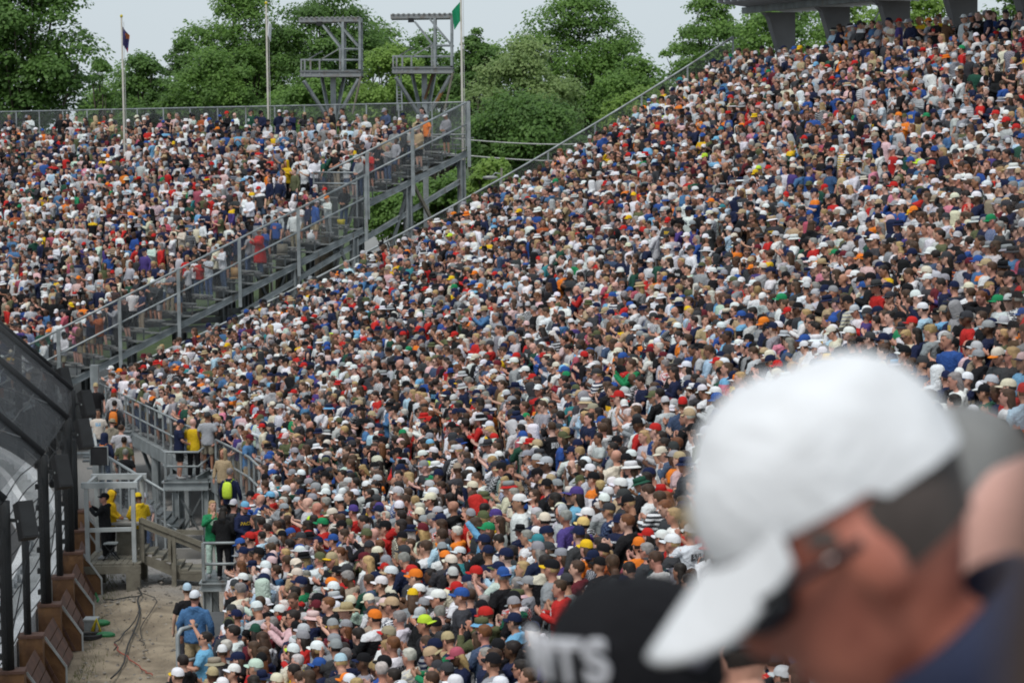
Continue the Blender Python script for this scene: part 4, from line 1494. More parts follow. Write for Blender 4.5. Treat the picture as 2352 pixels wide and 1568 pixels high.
tree_px('bushy low tree in front of the tallest tree', 500, 112, 330, 230, 160, 60, 'mid', 9500, 5)
tree_px('tallest tree, crown cut by the top edge between the flagpoles', 560, -50, 260, 250, 168, 80, 'mid', 13000, 6, airy=.2)
tree_px('tall airy tree behind the left camera tower with sky gaps', 745, -60, 300, 280, 166, 80, 'deep', 13000, 7, airy=.5)
tree_px('yellow green tree between the two camera towers', 900, 76, 330, 200, 150, 55, 'light', 9000, 8)
tree_px('dense tree below the left camera tower platform', 720, 150, 330, 230, 155, 50, 'mid', 8000, 9)
tree_px('dark tree behind the right camera tower', 985, 60, 330, 200, 165, 50, 'deep', 8000, 10)
tree_px('narrow dark tree beside the green flag', 1100, 52, 330, 120, 158, 40, 'deep', 6500, 11)
tree_px('very tall broad tree right of the gap, reaching the top edge', 1330, -30, 260, 280, 172, 95, 'mid', 16000, 12)
tree_px('silvery leaved tree in front of the very tall broad tree', 1205, 92, 330, 250, 150, 65, 'silver', 10500, 13)
tree_px('dark rounded bush-like tree between the two stands', 1190, 225, 420, 330, 140, 75, 'deep', 13000, 14)
tree_px('bright green tree on the slope side of the very tall tree', 1460, 120, 350, 200, 160, 55, 'mid', 9000, 15)
tree_px('pale green tree beneath the very tall tree', 1480, 200, 420, 210, 150, 50, 'light', 7500, 16)
tree_px('leafy tree left of the canopy, crown cut by the top edge', 1640, -40, 220, 230, 168, 70, 'mid', 10500, 17, airy=.4)
tree_px('tree glimpsed behind the first canopy fin', 1800, -60, 250, 250, 150, 60, 'mid', 9000, 18)
tree_px('yellow green tree seen past the steel stairs', 1950, -50, 250, 220, 155, 55, 'light', 8000, 36)
tree_px('light green tree seen between the canopy fins', 2080, -60, 250, 260, 140, 55, 'light', 8000, 19)
tree_px('green tree beyond the last canopy fin', 2320, -60, 250, 220, 140, 45, 'mid', 6500, 20)
tree_px('small light green bush above the slanted main stand railing', 1135, 372, 470, 130, 128, 30, 'light', 3800, 21)
tree_px('green shrub under the far stand steelwork', 905, 425, 560, 220, 135, 35, 'mid', 5000, 22)
tree_px('tall green shrub behind the end post of the far stand', 1040, 380, 560, 170, 133, 32, 'mid', 4600, 23)
tree_px('wide dark tree filling in behind the low hazy tree', 300, 150, 400, 230, 190, 50, 'mid', 6000, 31)
tree_px('broad dark tree behind the tower with the flat weathered roof', 640, 60, 400, 260, 185, 60, 'deep', 8000, 32)
tree_px('mid green tree between the right tower and the green flag', 1040, 110, 400, 190, 182, 50, 'mid', 6500, 33)
tree_px('dark tree filling in below the very tall broad tree', 1380, 110, 420, 260, 185, 60, 'deep', 8000, 34)
tree_px('light green tree peeking above the slanted stand edge', 1590, 130, 350, 170, 190, 45, 'light', 5000, 35)
tree_px('pale green tree low behind the purple flag pole', 270, 175, 400, 170, 200, 50, 'light', 6000, 37)
tree_px('light green tree behind the white flag pole', 600, 130, 400, 200, 176, 50, 'light', 6500, 38)
tree_px('broad mid green tree behind the right camera tower', 860, 40, 400, 240, 186, 60, 'mid', 8000, 39)
tree_px('mid green tree closing the gap beside the green flag', 1150, 95, 400, 190, 180, 50, 'mid', 6500, 40)
tree_px('distant hazy tree low in the sky gap', 390, 178, 320, 160, 215, 35, 'mid', 4000, 24)
tree_px('distant tree closing the gap above the slanted railing', 1540, 165, 330, 150, 205, 35, 'mid', 4000, 25)

# ------------------------------------------------------------------ wires, lamp and roofs in the gap
for (y0, y1, w) in ((302, 268, 'upper'), (337, 312, 'lower')):
    a, b_ = P(940, y0 + 6, 131), P(1900, y1 - 40, 137)
    pts = [a.lerp(b_, t) + Vector((0, 0, -1.3 * math.sin(math.pi * t))) for t in np.linspace(0, 1, 24)]
    thing1('overhead_wire', tube(pts, .028, 5), M_WIRE, w + ' overhead wire crossing the trees between the stands', 'wire', 'overhead wires in the gap')
lp = P(1128, 408, 126)
th = Thing('street_lamp', (P(1152, 408, 126).x, 126, 0), 'grey street lamp head on a pole between the two stands', 'street lamp')
px_ = P(1152, 400, 126)
th.part('pole', tube([(px_.x, 126, 0), (px_.x, 126, px_.z + .3)], [.08, .05], 8), M_GREYWOOD, smooth=True)
th.part('arm', tube([(px_.x, 126, px_.z), (px_.x - .3, 126, px_.z + .06), tuple(lp)], .03, 6), M_STEEL, smooth=True)
th.part('lamp_head', ellipsoid(lp + Vector((-.05, 0, 0)), (.38, .16, .10), 12, 6), M_ALU, smooth=True)

def gable(label, x0, x1, yeave, yridge, Y, depth, wall, roof, name='shed'):
    a, b_ = P(x0, yeave, Y), P(x1, yeave, Y)
    rz = P(x0, yridge, Y).z
    th = Thing(name, ((a.x + b_.x) / 2, Y, 0), label, 'building')
    xm = (a.x + b_.x) / 2
    ez = a.z
    th.part('wall', ([(a.x, Y, 0), (b_.x, Y, 0), (b_.x, Y, ez), (xm, Y, rz), (a.x, Y, ez), (a.x, Y + depth, 0), (b_.x, Y + depth, 0), (b_.x, Y + depth, ez), (xm, Y + depth, rz), (a.x, Y + depth, ez)],
                     [(0, 1, 2, 3, 4), (9, 8, 7, 6, 5), (1, 6, 7, 2), (0, 4, 9, 5)]), wall)
    e = .35
    sl = (rz - ez) / (xm - a.x)
    for sx, xe in ((-1, a.x - e), (1, b_.x + e)):
        z = ez - sl * e + .05
        vv = [(xe, Y - e, z), (xm, Y - e, rz + .05), (xm, Y + depth + e, rz + .05), (xe, Y + depth + e, z)]
        vv += [(x, y, q + .12) for x, y, q in vv]
        th.part('roof_slope', (vv, [(0, 1, 2, 3), (7, 6, 5, 4), (0, 4, 5, 1), (1, 5, 6, 2), (2, 6, 7, 3), (3, 7, 4, 0)]), roof)
    for k, fx in enumerate((.3, .62)):
        xw = a.x + (b_.x - a.x) * fx
        wf = th.part('window', box((xw, Y - .03, ez * .55), (.9, .06, 1.1)), M_PAINT)
        th.part('pane', box((xw, Y - .075, ez * .55), (.72, .03, .92)), M_LENS, parent=wf)
    return th
M_SIDING = simple('white_siding', (.58, .59, .60), (.50, .51, .52), 1.0, .7)
M_SHING = simple('grey_shingles', (.20, .20, .20), (.14, .14, .145), 1.5, .9)
gable('small white gabled building under the end of the far stand', 937, 977, 492, 474, 150, 9, M_SIDING, M_SHING)
gable('long pale building with low white roof behind the steelwork', 812, 922, 522, 498, 144, 10, M_SIDING, M_WHITE)
gable('wide grey roofed house partly hidden by the main stand crowd', 965, 1080, 495, 462, 157, 12, M_SIDING, M_SHING, 'house')

# ------------------------------------------------------------------ spotters' booth, wooden steps
YB = 69.2
def zat(y, Y, x=300):
    return P(x, y, Y).z
bt = Thing('spotter_booth', (P(255, 1290, YB).x, YB, 0), 'open pale grey framed booth on a wooden deck beside the track fence', 'booth')
xl, xr = P(200, 1200, YB).x, P(307, 1200, YB).x
zf, zr, zm = zat(1289, YB), zat(1113, YB), zat(1216, YB)
bd = 1.7
for x in (xl, xr):
    for y in (YB, YB + bd):
        bt.part('frame_post', bar((x, y, zf - .1), (x, y, zr - .07), .11), M_PAINT)
for y in (YB, YB + bd):
    bt.part('roof_beam', box(((xl + xr) / 2, y, zr), (xr - xl + .26, .16, .15)), M_PAINT)
for x in (xl, xr):
    bt.part('side_beam', box((x, YB + bd / 2, zr - .01), (.08, bd - .17, .10)), M_PAINT)
bt.part('mid_rail', bar((xl + .06, YB, zm), (xr - .06, YB, zm + .02), .12, .10), M_PAINT)
bt.part('mid_rail', bar((xl + .06, YB + bd, zm), (xr - .06, YB + bd, zm), .10), M_PAINT)
for k in range(9):
    x = xl - .12 + (xr - xl + .3) * (k + .5) / 9
    bt.part('deck_plank', box((x, YB + bd / 2 - .05, zf - .03), ((xr - xl + .3) / 9 - .015, bd + .5, .05)), M_GREYWOOD)
bt.part('edge_beam', box(((xl + xr) / 2 + .03, YB - .33, zf - .16), (xr - xl + .36, .09, .21)), M_GREYWOOD)
for x, y in ((xr - .0, YB - .28), (xl + .1, YB + bd), (xr, YB + bd)):
    bt.part('support_post', box((x, y, (zf - .1) / 2 - .1), (.36 if y < YB else .2, .2, zf - .0)), M_GREYWOOD)
bt.part('seat_box', box(((xl + xr) / 2 + .35, YB + 1.35, zf + .42), (.75, .4, .84)), M_GREYWOOD)
bt.part('desk', box(((xl + xr) / 2 + .3, YB + 1.1, zf + .88), (.9, .5, .06)), M_CONC)
stp = Thing('wooden_steps', (P(395, 1330, YB).x, YB + .4, 0), 'weathered wooden steps with sloping handrail beside the booth', 'steps')
Ys = YB + .35
nos = [(331, 1263), (351, 1270), (372, 1279), (394, 1288), (414, 1299), (430, 1308)]
x_prev = P(318, 1260, Ys).x
for k, (x, y) in enumerate(nos):
    p = P(x, y, Ys)
    stp.part('tread', box(((x_prev + p.x) / 2, Ys + .5, p.z), (p.x - x_prev + .05, 1.05, .05)), M_GREYWOOD)
    stp.part('riser', box((p.x - .01, Ys + .5, p.z - .09), (.03, 1.0, .15)), M_GREYWOOD)
    x_prev = p.x
stp.part('landing', box((P(440, 1305, Ys).x, Ys + .55, P(440, 1305, Ys).z - .1), (.62, 1.2, .07)), M_GREYWOOD)
stp.part('landing_beam', bar(P(405, 1320, Ys), P(466, 1326, Ys), .08, .22), M_GREYWOOD)
sv = [P(325, 1272, Ys - .04), P(414, 1304, Ys - .04), P(414, 1330, Ys - .04), P(325, 1292, Ys - .04)]
sv = [tuple(q) for q in sv] + [tuple(q + Vector((0, .06, 0))) for q in sv]
stp.part('stringer', (sv, [(0, 3, 2, 1), (4, 5, 6, 7), (0, 1, 5, 4), (1, 2, 6, 5), (2, 3, 7, 6), (3, 0, 4, 7)]), M_GREYWOOD)
for x, y0, y1 in ((327, 1190, 1290), (401, 1226, 1356), (392, 1226, 1290)):
    p, q = P(x, y0, Ys - .1), P(x, y1, Ys - .1)
    stp.part('handrail_post', bar((q.x, q.y, min(q.z, .0) if y1 > 1340 else q.z), (q.x, p.y, p.z), .12), M_GREYWOOD)
stp.part('handrail', bar(P(322, 1193, Ys - .15), P(466, 1250, Ys - .15), .09, .13), M_GREYWOOD)
stp.part('handrail', bar(P(324, 1206, Ys - .12), P(466, 1263, Ys - .12), .05, .12), M_GREYWOOD)
stp.part('back_rail', bar(P(405, 1221, Ys + 1.1), P(468, 1222, Ys + 1.1), .06, .13), M_GREYWOOD)
stp.part('back_board', bar(P(374, 1272, Ys + 1.6), P(470, 1270, Ys + 1.6), .08, .30), M_CONC)
# folding stool on the deck
sc = P(255, 1262, YB + .35)
cs = Thing('folding_stool', (sc.x, sc.y, zf), 'dark folding stool with crossed legs on the booth deck', 'stool')
cs.part('seat', box((sc.x, sc.y, zf + .45), (.36, .32, .03)), M_PAINT)
for s in (-1, 1):
    cs.part('leg', bar((sc.x - .2, sc.y + s * .14, zf), (sc.x + .17, sc.y + s * .14, zf + .44), .03), M_BLACK)
    cs.part('leg', bar((sc.x + .2, sc.y + s * .14, zf), (sc.x - .17, sc.y + s * .14, zf + .44), .03), M_BLACK)

# ------------------------------------------------------------------ grey stair platforms in front of the main stand
def platform(label, Y, xl_, xr_, yf, depth, colx, ygird, rails, name='stair_platform'):
    a, b_ = P(xl_, yf, Y), P(xr_, yf, Y)
    z = a.z
    th = Thing(name, ((a.x + b_.x) / 2, Y, z), label, 'platform', 'grey steel stair platforms')
    th.part('floor', box(((a.x + b_.x) / 2, Y + depth / 2, z - .03), (b_.x - a.x, depth, .06)), M_STEELD)
    g = P(xl_, ygird, Y).z
    th.part('front_girder', ibeam((a.x, Y, (z + g) / 2 - .04), (b_.x, Y, (z + g) / 2 - .04), .16, z - g - .02), M_STEEL)
    th.part('side_girder', ibeam((a.x, Y, (z + g) / 2 - .04), (a.x, Y + depth, (z + g) / 2 - .04), .14, z - g - .04), M_STEEL)
    th.part('side_girder', ibeam((b_.x, Y, (z + g) / 2 - .04), (b_.x, Y + depth, (z + g) / 2 - .04), .14, z - g - .04), M_STEEL)
    for x in colx:
        q = P(x, yf, Y)
        for yy in (Y + .1, Y + depth - .1):
            th.part('column', ibeam((q.x, yy, 0), (q.x, yy, g), .2, .2, Vector((1, 0, 0))), M_STEEL)
    q0, q1 = P(colx[0], yf, Y), P(colx[-1], yf, Y)
    if len(colx) > 1:
        th.part('cross_brace', bar((q0.x, Y + .1, .1), (q1.x, Y + .1, g), .05), M_STEELD)
        th.part('cross_brace', bar((q1.x, Y + .1, .1), (q0.x, Y + .1, g), .05), M_STEELD)
    for pts in rails:
        th.part('rail', tube([P(x, y, Y - .02 + dy) for x, y, dy in pts], .035, 8), M_STEEL, smooth=True)
    for x in (xl_ + 3, ):
        p = P(x, rails[0][0][1], Y - .02)
        th.part('rail_post', bar((p.x, p.y, z), p, .07), M_STEEL)
        th.part('rail_post', bar((p.x, p.y + depth, z), p + Vector((0, depth, 0)), .07), M_STEEL)
    return th, z
pl1, zp1 = platform('upper grey stair platform where the yellow shirted man stands', 76.3, 376, 478, 1102, 1.3, [402, 470], 1124,
                    [[(374, 1038, 0), (385, 1038, 0), (455, 1038, 0), (489, 1010, .5)], [(374, 1068, 0), (385, 1071, 0), (455, 1071, 0), (489, 1044, .5)]])
p_ = P(489, 1010, 76.8); q_ = P(489, 1100, 76.8)
pl1.part('rail_post', bar(p_, q_, .07), M_STEEL)
pl1.part('stair_stringer', bar(P(452, 1104, 76.4), P(500, 1076, 77.4), .06, .26), M_STEEL)
pl2, zp2 = platform('lower grey stair platform beside the wooden steps', 58.8, 463, 574, 1333, 1.5, [475, 560], 1354,
                    [[(466, 1247, 0), (549, 1246, 0), (585, 1221, .6)], [(466, 1295, 0), (549, 1294, 0), (582, 1272, .6)]])
pl2.part('stair_rail', tube([P(589, 1335, 58.7), P(592, 1260, 59.2)], .05, 8), M_PAINT, smooth=True)
pl2.part('stair_rail', tube([P(570, 1385, 58.0), P(598, 1250, 59.4)], .04, 8), M_PAINT, smooth=True)
# handrail end in the lower corner
hr = Thing('corner_handrail', P(408, 1560, 47.0), 'grey handrail end where the man in the blue hooded top leans', 'railing')
hz = P(408, 1446, 47.0)
hr.part('rail', tube([(hz.x, 47.0, .2), (hz.x, 47.0, hz.z - .1), (hz.x + .06, 47.05, hz.z), (hz.x + .3, 47.4, hz.z)], .045, 8), M_STEEL, smooth=True)
hr.part('rail', tube([(hz.x + .1, 47.1, .2), (hz.x + .1, 47.1, hz.z - .6), (hz.x + .35, 47.4, hz.z - .6)], .04, 8), M_STEEL, smooth=True)
ap = Thing('front_apron', FR.at(FR.s_at_y(45), -.6, 2.0), 'low grey steel walkway along the front row near the bottom edge', 'walkway')
sa_, sb_ = FR.s_at_y(36), FR.s_at_y(55)
ap.part('floor', rect_ribbon(FR, sa_, sb_, -.95, -.02, 2.0, 2.09, 1.5), M_DECK)
ap.part('fascia', rect_ribbon(FR, sa_, sb_, -1.02, -.96, 1.75, 2.09, 1.5), M_STEEL)

# access stair coming down from the walkway, with a mesh side
ac = Thing('access_stairs', P(300, 1100, 77), 'grey mesh sided stairs descending in front of the main stand', 'stairs')
Y1 = 76.0
ra, rb = P(236, 1042, Y1 + 1.5), P(377, 1127, Y1 - 1.5)
ga, gb = Vector((ra.x, ra.y, 0)), Vector((rb.x, rb.y, 0))
ac.part('rail', tube([ra, rb], .045, 8), M_STEEL, smooth=True)
ac.part('rail', tube([ra + Vector((-.9, .2, 0)), ra], .045, 8), M_STEEL, smooth=True)
for k in range(8):
    p = ra.lerp(rb, k / 7)
    ac.part('post', bar((p.x, p.y, 0), p, .055), M_STEEL)
mesh_sheet('wire_mesh', [(ga, gb, rb, ra)], M_NETG, ac)
mesh_sheet('wire_mesh', [(ga + Vector((-1.0, .2, 0)), ga, ra, ra + Vector((-1.0, .2, 0)))], M_NETG, ac)
for k in range(10):
    p = ra.lerp(rb, (k + .5) / 10)
    ac.part('tread', box((p.x + .3, p.y + 1.0, max(.1, p.z - 1.15)), (.34, 1.5, .05)), M_STEELD)
ac.part('stringer', bar(ra + Vector((.3, .25, -1.3)), rb + Vector((.3, .25, -1.3)), .06, .28), M_STEEL)
ac.part('stringer', bar(ra + Vector((.3, 1.75, -1.3)), rb + Vector((.3, 1.75, -1.3)), .06, .28), M_STEELD)
# upper flight towards the far end
u0, u1 = P(205, 935, 89), P(262, 1052, 79)
for k in range(9):
    p = P(248, 985 + 9 * k, 86 - .9 * k)
    ac.part('tread', box((p.x, p.y, p.z), (1.5, .34, .05)), M_STEELD)
ac.part('rail', tube([P(197, 928, 86), P(214, 985, 84), P(222, 1030, 80)], .045, 8), M_PAINT, smooth=True)
ac.part('gate_box', merge([bar(P(200, 1012, 78), P(214, 1012, 78), .05), bar(P(200, 1075, 78), P(214, 1075, 78), .05)]), M_PAINT)

# square black monitor back on a pole
mp = P(228, 1046, 74.0)
mo = Thing('monitor', (mp.x, mp.y, 0), 'square dark grey monitor back on a pole before the mesh stairs', 'monitor')
mo.part('panel', box(mp, (.50, .12, .54)), M_BOX)
mo.part('frame', merge([box(mp + Vector((0, -.07, .27)), (.52, .03, .03)), box(mp + Vector((.255, -.07, 0)), (.03, .03, .54)), box(mp + Vector((-.255, -.07, 0)), (.03, .03, .54))]), M_STEEL)
mo.part('pole', bar((mp.x, mp.y + .1, 0), mp + Vector((0, .1, -.2)), .07), M_STEELD)

# end column of the main stand seen over the fence
ec = P(217, 850, 92.5)
thing1('end_column', bar((ec.x, ec.y, 0), (ec.x, ec.y, P(217, 838, 92.5).z), .28), M_STEEL, 'grey steel column at the end of the front railing', 'column')

# cables and kit lying on the sand
def ground_line(pts, r, mat, label):
    w = [G(x, y, .0) for x, y in pts]
    out = []
    for a, b_ in zip(w[:-1], w[1:]):
        for t in (0, .33, .66):
            q = a.lerp(b_, t)
            out.append(q + Vector((.05 * math.sin(9 * q.y + 3 * q.x), 0, .0)))
    out.append(w[-1])
    out = [(q.x, q.y, .09 + .10 * math.sin(q.x * 1.3 + q.y * .7) * math.sin(q.y * .9 - q.x * .5) * min(1, (76 - q.y) / 3) + .22 * math.exp(-((q.x + 9.2) ** 2 / 2.5 + (q.y - 66) ** 2 / 5.0))) for q in out]
    thing1('cable', tube(out, r, 5), mat, label, 'cable', 'cables lying on the sand', smooth=True)
ground_line([(318, 1330), (322, 1380), (318, 1430), (305, 1475), (285, 1520), (255, 1566)], .022, M_CABLE, 'thick black cable running down the sand from the deck post')
ground_line([(320, 1375), (350, 1390), (362, 1410), (330, 1440), (322, 1470), (330, 1490)], .012, M_CABLE, 'thin black cable looping out over the sand')
ground_line([(318, 1395), (290, 1400), (262, 1405), (240, 1398)], .016, M_CABLE, 'thin dark cable trailing towards the timber posts')
ground_line([(322, 1420), (300, 1450), (270, 1480), (262, 1500)], .016, M_CABLE, 'thin dark cable bending over the bare sand')
ground_line([(262, 1490), (280, 1505), (310, 1520), (335, 1545), (350, 1562)], .016, M_RCABLE, 'thin red cable lying across the lower sand')
ground_line([(212, 1290), (218, 1325), (222, 1360), (224, 1400)], .03, M_GCABLE, 'green cable hanging down behind the last timber post')
kp = G(212, 1452, .05)
kb = Thing('kit_case', (kp.x, kp.y, 0), 'grey case with yellow strap lying on the sand by the boards', 'case')
kb.part('case', box(kp + Vector((-.05, .2, .16)), (.30, .4, .26)), M_STEEL)
kb.part('lid', box(kp + Vector((-.05, .2, .31)), (.34, .44, .04)), M_PAINT)
kb.part('strap', tube([kp + Vector((.02, -.1, .05)), kp + Vector((.12, -.05, .34)), kp + Vector((.22, -.12, .05))], .05, 6, .5), M_YEL, smooth=True)
kq = G(205, 1466, .03)
thing1('cable_coil', merge([tube([kq + Vector((.30 * math.cos(a) , .24 * math.sin(a), .03 + .03 * k)) for a in np.linspace(0, 6.2, 16)], .035, 6) for k in range(3)]), M_CABLE,
       'coil of black cable beside the grey case', 'cable coil', smooth=True)
for k, (x, y, m, w) in enumerate(((243, 1464, M_GCABLE, 'green bag nearest the grey case strap'), (232, 1436, M_GCABLE, 'small green bag beyond the grey case'))):
    q = G(x, y, .03)
    thing1('soft_bag', ellipsoid(q + Vector((0, 0, .07)), (.24, .14, .09), 12, 8), m, w, 'bag', 'green bags on the sand', smooth=True)

# loose stones and grit on the sand
r_ = np.random.default_rng(5)
sv_, sf_ = [], []
for k in range(1500):
    y = r_.uniform(54, 73)
    wx = float(np.interp(y, WA.xy[:, 1], WA.xy[:, 0])); fx = float(np.interp(y, FR.xy[:, 1], FR.xy[:, 0]))
    x = r_.uniform(wx + .9, fx)
    rr = .012 + .05 * r_.random() ** 4
    z = .10 * math.sin(x * 1.3 + y * .7) * math.sin(y * .9 - x * .5) * min(1, (76 - y) / 3) + .22 * math.exp(-((x + 9.2) ** 2 / 2.5 + (y - 66) ** 2 / 5.0)) + .03
    o = len(sv_)
    for dx, dy, dz in ((1, 0, 0), (0, 1, 0), (-1, 0, 0), (0, -1, 0), (0, 0, .7), (0, 0, -.6)):
        q = rr * r_.uniform(.7, 1.4)
        sv_.append((x + dx * q, y + dy * q, z + dz * q))
    sf_ += [(o, o + 1, o + 4), (o + 1, o + 2, o + 4), (o + 2, o + 3, o + 4), (o + 3, o, o + 4), (o + 1, o, o + 5), (o + 2, o + 1, o + 5), (o + 3, o + 2, o + 5), (o, o + 3, o + 5)]
thing1('gravel', (sv_, sf_), simple('grit_stones', (.34, .31, .27), (.12, .105, .09), 2.5, .9), 'loose stones and grit scattered on the sand', None, kind='stuff')
# tufts of dry weed against the boards
gv_, gf_ = [], []
for k in range(900):
    s_ = WA.s_at_y(r_.uniform(54, 72)); q = WA.at(s_, .82 + abs(r_.normal()) * .28, 0)
    h = r_.uniform(.04, .16); a = r_.uniform(0, 6.28); l = r_.normal(size=2) * .05
    o = len(gv_)
    gv_ += [(q.x - .008 * math.cos(a), q.y - .008 * math.sin(a), -.02), (q.x + .008 * math.cos(a), q.y + .008 * math.sin(a), -.02), (q.x + l[0], q.y + l[1], h)]
    gf_.append((o, o + 1, o + 2))
thing1('dry_weeds', (gv_, gf_), simple('dry_weed', (.16, .15, .06), (.09, .11, .04), 3, .9), 'dry weeds along the foot of the boards', None, kind='stuff')

# ------------------------------------------------------------------ the crowd
def main_off(x, y):
    d = (FR.xy[:, 0] - x) ** 2 + (FR.xy[:, 1] - y) ** 2
    k = int(np.argmin(d))
    n = FR.n[k]
    return float((x - FR.xy[k, 0]) * n[0] + (y - FR.xy[k, 1]) * n[1]), float(FR.s[k])

def main_place(x, y, h=1.0):
    """the seat row whose standing spectators have their heads at picture point (x, y)"""
    best = None
    for i in range(-1, NROW):
        q = G(x, y, main_z(max(i, 0)) + 1.66 * h)
        o, s = main_off(q.x, q.y)
        e = abs(o - (i * ROW + .24))
        if best is None or e < best[0]:
            best = (e, i, q, o, s)
    e, i, q, o, s = best
    oc = min(max(o, i * ROW + .08), i * ROW + .46)
    s = min(s, FR.L - .25)
    return FR.at(s, oc, main_z(max(i, 0))), i

def far_place(x, y, h=1.0):
    """the bleacher row whose standing spectators have their heads nearest to picture point (x, y)"""
    best = None
    for i in range(NF0, NF1 + 1):
        t = i * FROW + .22
        for far_side in (False, True):
            z = far_z(i * FROW + .1, 99 if far_side else 0)
            q = G(x, y, z + 1.66 * h)
            v = min(max((q - E0).dot(UV), VS + .1 if far_side else .18), FLEN - 1 if far_side else VS - .1)
            p = far_at(t, v, z)
            a, b_ = proj(p + Vector((0, 0, 1.66 * h)))
            e = math.hypot(a - x, b_ - y)
            if best is None or e < best[0]:
                best = (e, i, p)
    return best[2], best[1]

LOOK = Vector((-55, 70, 0))
def facing(p, spread=20):
    d = LOOK - Vector((p.x, p.y, 0))
    return math.atan2(d.y, d.x) - math.pi / 2 + math.radians(random.gauss(0, spread))

PEOPLE = []
GROUP = 'spectators standing in the grandstands'
SHIRT_WORD = {'tee': 'shirt', 'hoodie': 'long sleeved top', 'poncho': 'rain poncho'}
GEAR_WORD = {'cap': 'cap', 'backcap': 'backward cap', 'bucket': 'bucket hat', 'straw': 'wide brimmed hat', 'hood': 'hood'}
HAIR_WORD = {'short': 'short {} hair', 'long': 'long {} hair', 'tail': '{} ponytail', 'bald': 'bald head'}

def add_person(p, rz, pose='clap', gear=None, hat='white', visor=None, hair='short', hairc='brown', shirt='navy', shirt2='white', pat=0, kind='tee',
               legs='trousers', pants='denim', skin=None, h=1.0, w=1.0, label=None, glasses=False, pack=None, group=GROUP, known=True):
    o = bpy.data.objects.new('person', BODY[pose])
    COL.objects.link(o)
    o.location = p
    o.rotation_euler = (0, 0, rz)
    o.scale = (h * w, h * w, h)
    o['category'] = 'person'
    o['group'] = group
    skin = SKINS[skin if skin is not None else random.choice((0, 0, 1, 1, 2, 3, 3, 4, 4, 7, 5, 6))]
    cols = dict(skin_col=jit(skin, .1), shirt_col=jit(COLOURS[shirt]), shirt2_col=COLOURS[shirt2], pat=float(pat), pants_col=jit(COLOURS[pants]),
                hair_col=jit(HAIRS[hairc], .2), hat_col=jit(COLOURS[hat], .06), visor_col=jit(COLOURS[visor or hat], .06), pack_col=jit(COLOURS[pack or 'black']))
    HM = head_matrix(*HEAD_POSE[pose])
    def child(name, me, keys, mx=None, parent=None):
        c = bpy.data.objects.new(name, me)
        COL.objects.link(c)
        c.parent = parent or o
        if mx is not None:
            c.matrix_local = mx
        for k in keys:
            c[k] = cols[k]
        return c
    o['skin_col'] = cols['skin_col']
    if (kind, pose) not in SHIRTS:
        kind = 'hoodie'
    child('hooded_top' if kind == 'hoodie' else kind if kind == 'poncho' else 'shirt', SHIRTS[kind, pose], ('shirt_col', 'shirt2_col', 'pat'))
    child(legs, PANTS[legs], ('pants_col',))
    for sm in SHOES:
        child('shoe', sm, ())
    if hair != 'bald' and gear != 'hood':
        child('hair', (HAIR_HAT_ME if gear else HAIR_ME)[hair], ('hair_col',), HM)
    if gear:
        top = None
        for nm, part, mt, sl_ in HEADGEAR[gear]:
            q = child(nm, GEAR_ME[gear, nm], ('shirt_col', 'shirt2_col', 'pat') if gear == 'hood' else ('hat_col', 'visor_col'), HM if top is None else Matrix(), top)
            top = top or q
    if glasses:
        child('sunglasses', GLASS_ME, (), HM)
    if pack:
        child('backpack', PACK_ME, ('pack_col',))
    PEOPLE.append(dict(o=o, p=Vector(p), gear=gear, hat=hat, visor=visor, hair=hair, hairc=hairc, shirt=shirt, shirt2=shirt2, pat=pat, kind=kind, pose=pose, label=label, glasses=glasses, known=known))
    return o

def rzdir(x, y):
    return math.atan2(y, x) - math.pi / 2

# --- people on the platforms, stairs and booth (each with a place of their own)
def at_feet(x, y, z):
    return G(x, y, z)
def at_head(x, y, Y, h=1.0):
    q = P(x, y, Y)
    return Vector((q.x, q.y, q.z - 1.64 * h))
CREW = 'people on the stairs, platforms and booth'
A_ = add_person
A_(at_feet(446, 1097, zp1), rzdir(.25, 1), 'folded', None, hair='bald', shirt='yellow', pants='black', w=1.12, label='man in bright yellow shirt and black trousers seen from behind on the upper stair platform', group=CREW)
A_(at_feet(413, 1099, zp1), rzdir(.9, .3), 'low', 'cap', 'navy', shirt='navy', legs='shorts', pants='black', w=1.1, label='person in navy shirt, dark shorts and navy cap facing the yellow shirted man', group=CREW)
A_(at_feet(479, 1083, zp1 + .2), rzdir(.3, 1), 'relaxed', 'cap', 'charcoal', shirt='pale grey', shirt2='grey', pat=2, legs='shorts', pants='khaki', w=1.1, label='person in grey checked shirt and khaki shorts just behind the yellow shirted man', group=CREW)
A_(at_feet(515, 1172, 1.5), rzdir(-.3, -1), 'relaxed', 'hood', shirt='tan', kind='hoodie', pants='charcoal', skin=2, label='person with tan hood over the face below the upper stair platform', group=CREW)
A_(at_feet(572, 1140, 2.0), rzdir(.8, -.3), 'low', 'cap', 'maroon', shirt='steel blue', legs='shorts', pants='tan', w=1.12, label='person in bright blue polo and maroon cap leaning towards the front rail', group=CREW)
A_(at_feet(531, 1226, 1.6), rzdir(.3, 1), 'relaxed', None, hair='short', hairc='grey', shirt='navy', kind='hoodie', pat=3, pants='black', pack='lime', label='grey haired person in navy jacket with a lime green bag on the back', group=CREW)
A_(at_feet(492, 1324, zp2), rzdir(.3, -1), 'clap_high', None, hair='long', hairc='blond', shirt='green', shirt2='mint', pat=3, kind='hoodie', pants='mint', label='woman with long blond hair in a green patterned top on the lower platform', group=CREW)
A_(at_feet(515, 1330, zp2), rzdir(.2, 1), 'low', None, hair='long', hairc='dark', shirt='black', kind='hoodie', pants='black', h=.95, label='person all in black seen from behind on the lower platform', group=CREW)
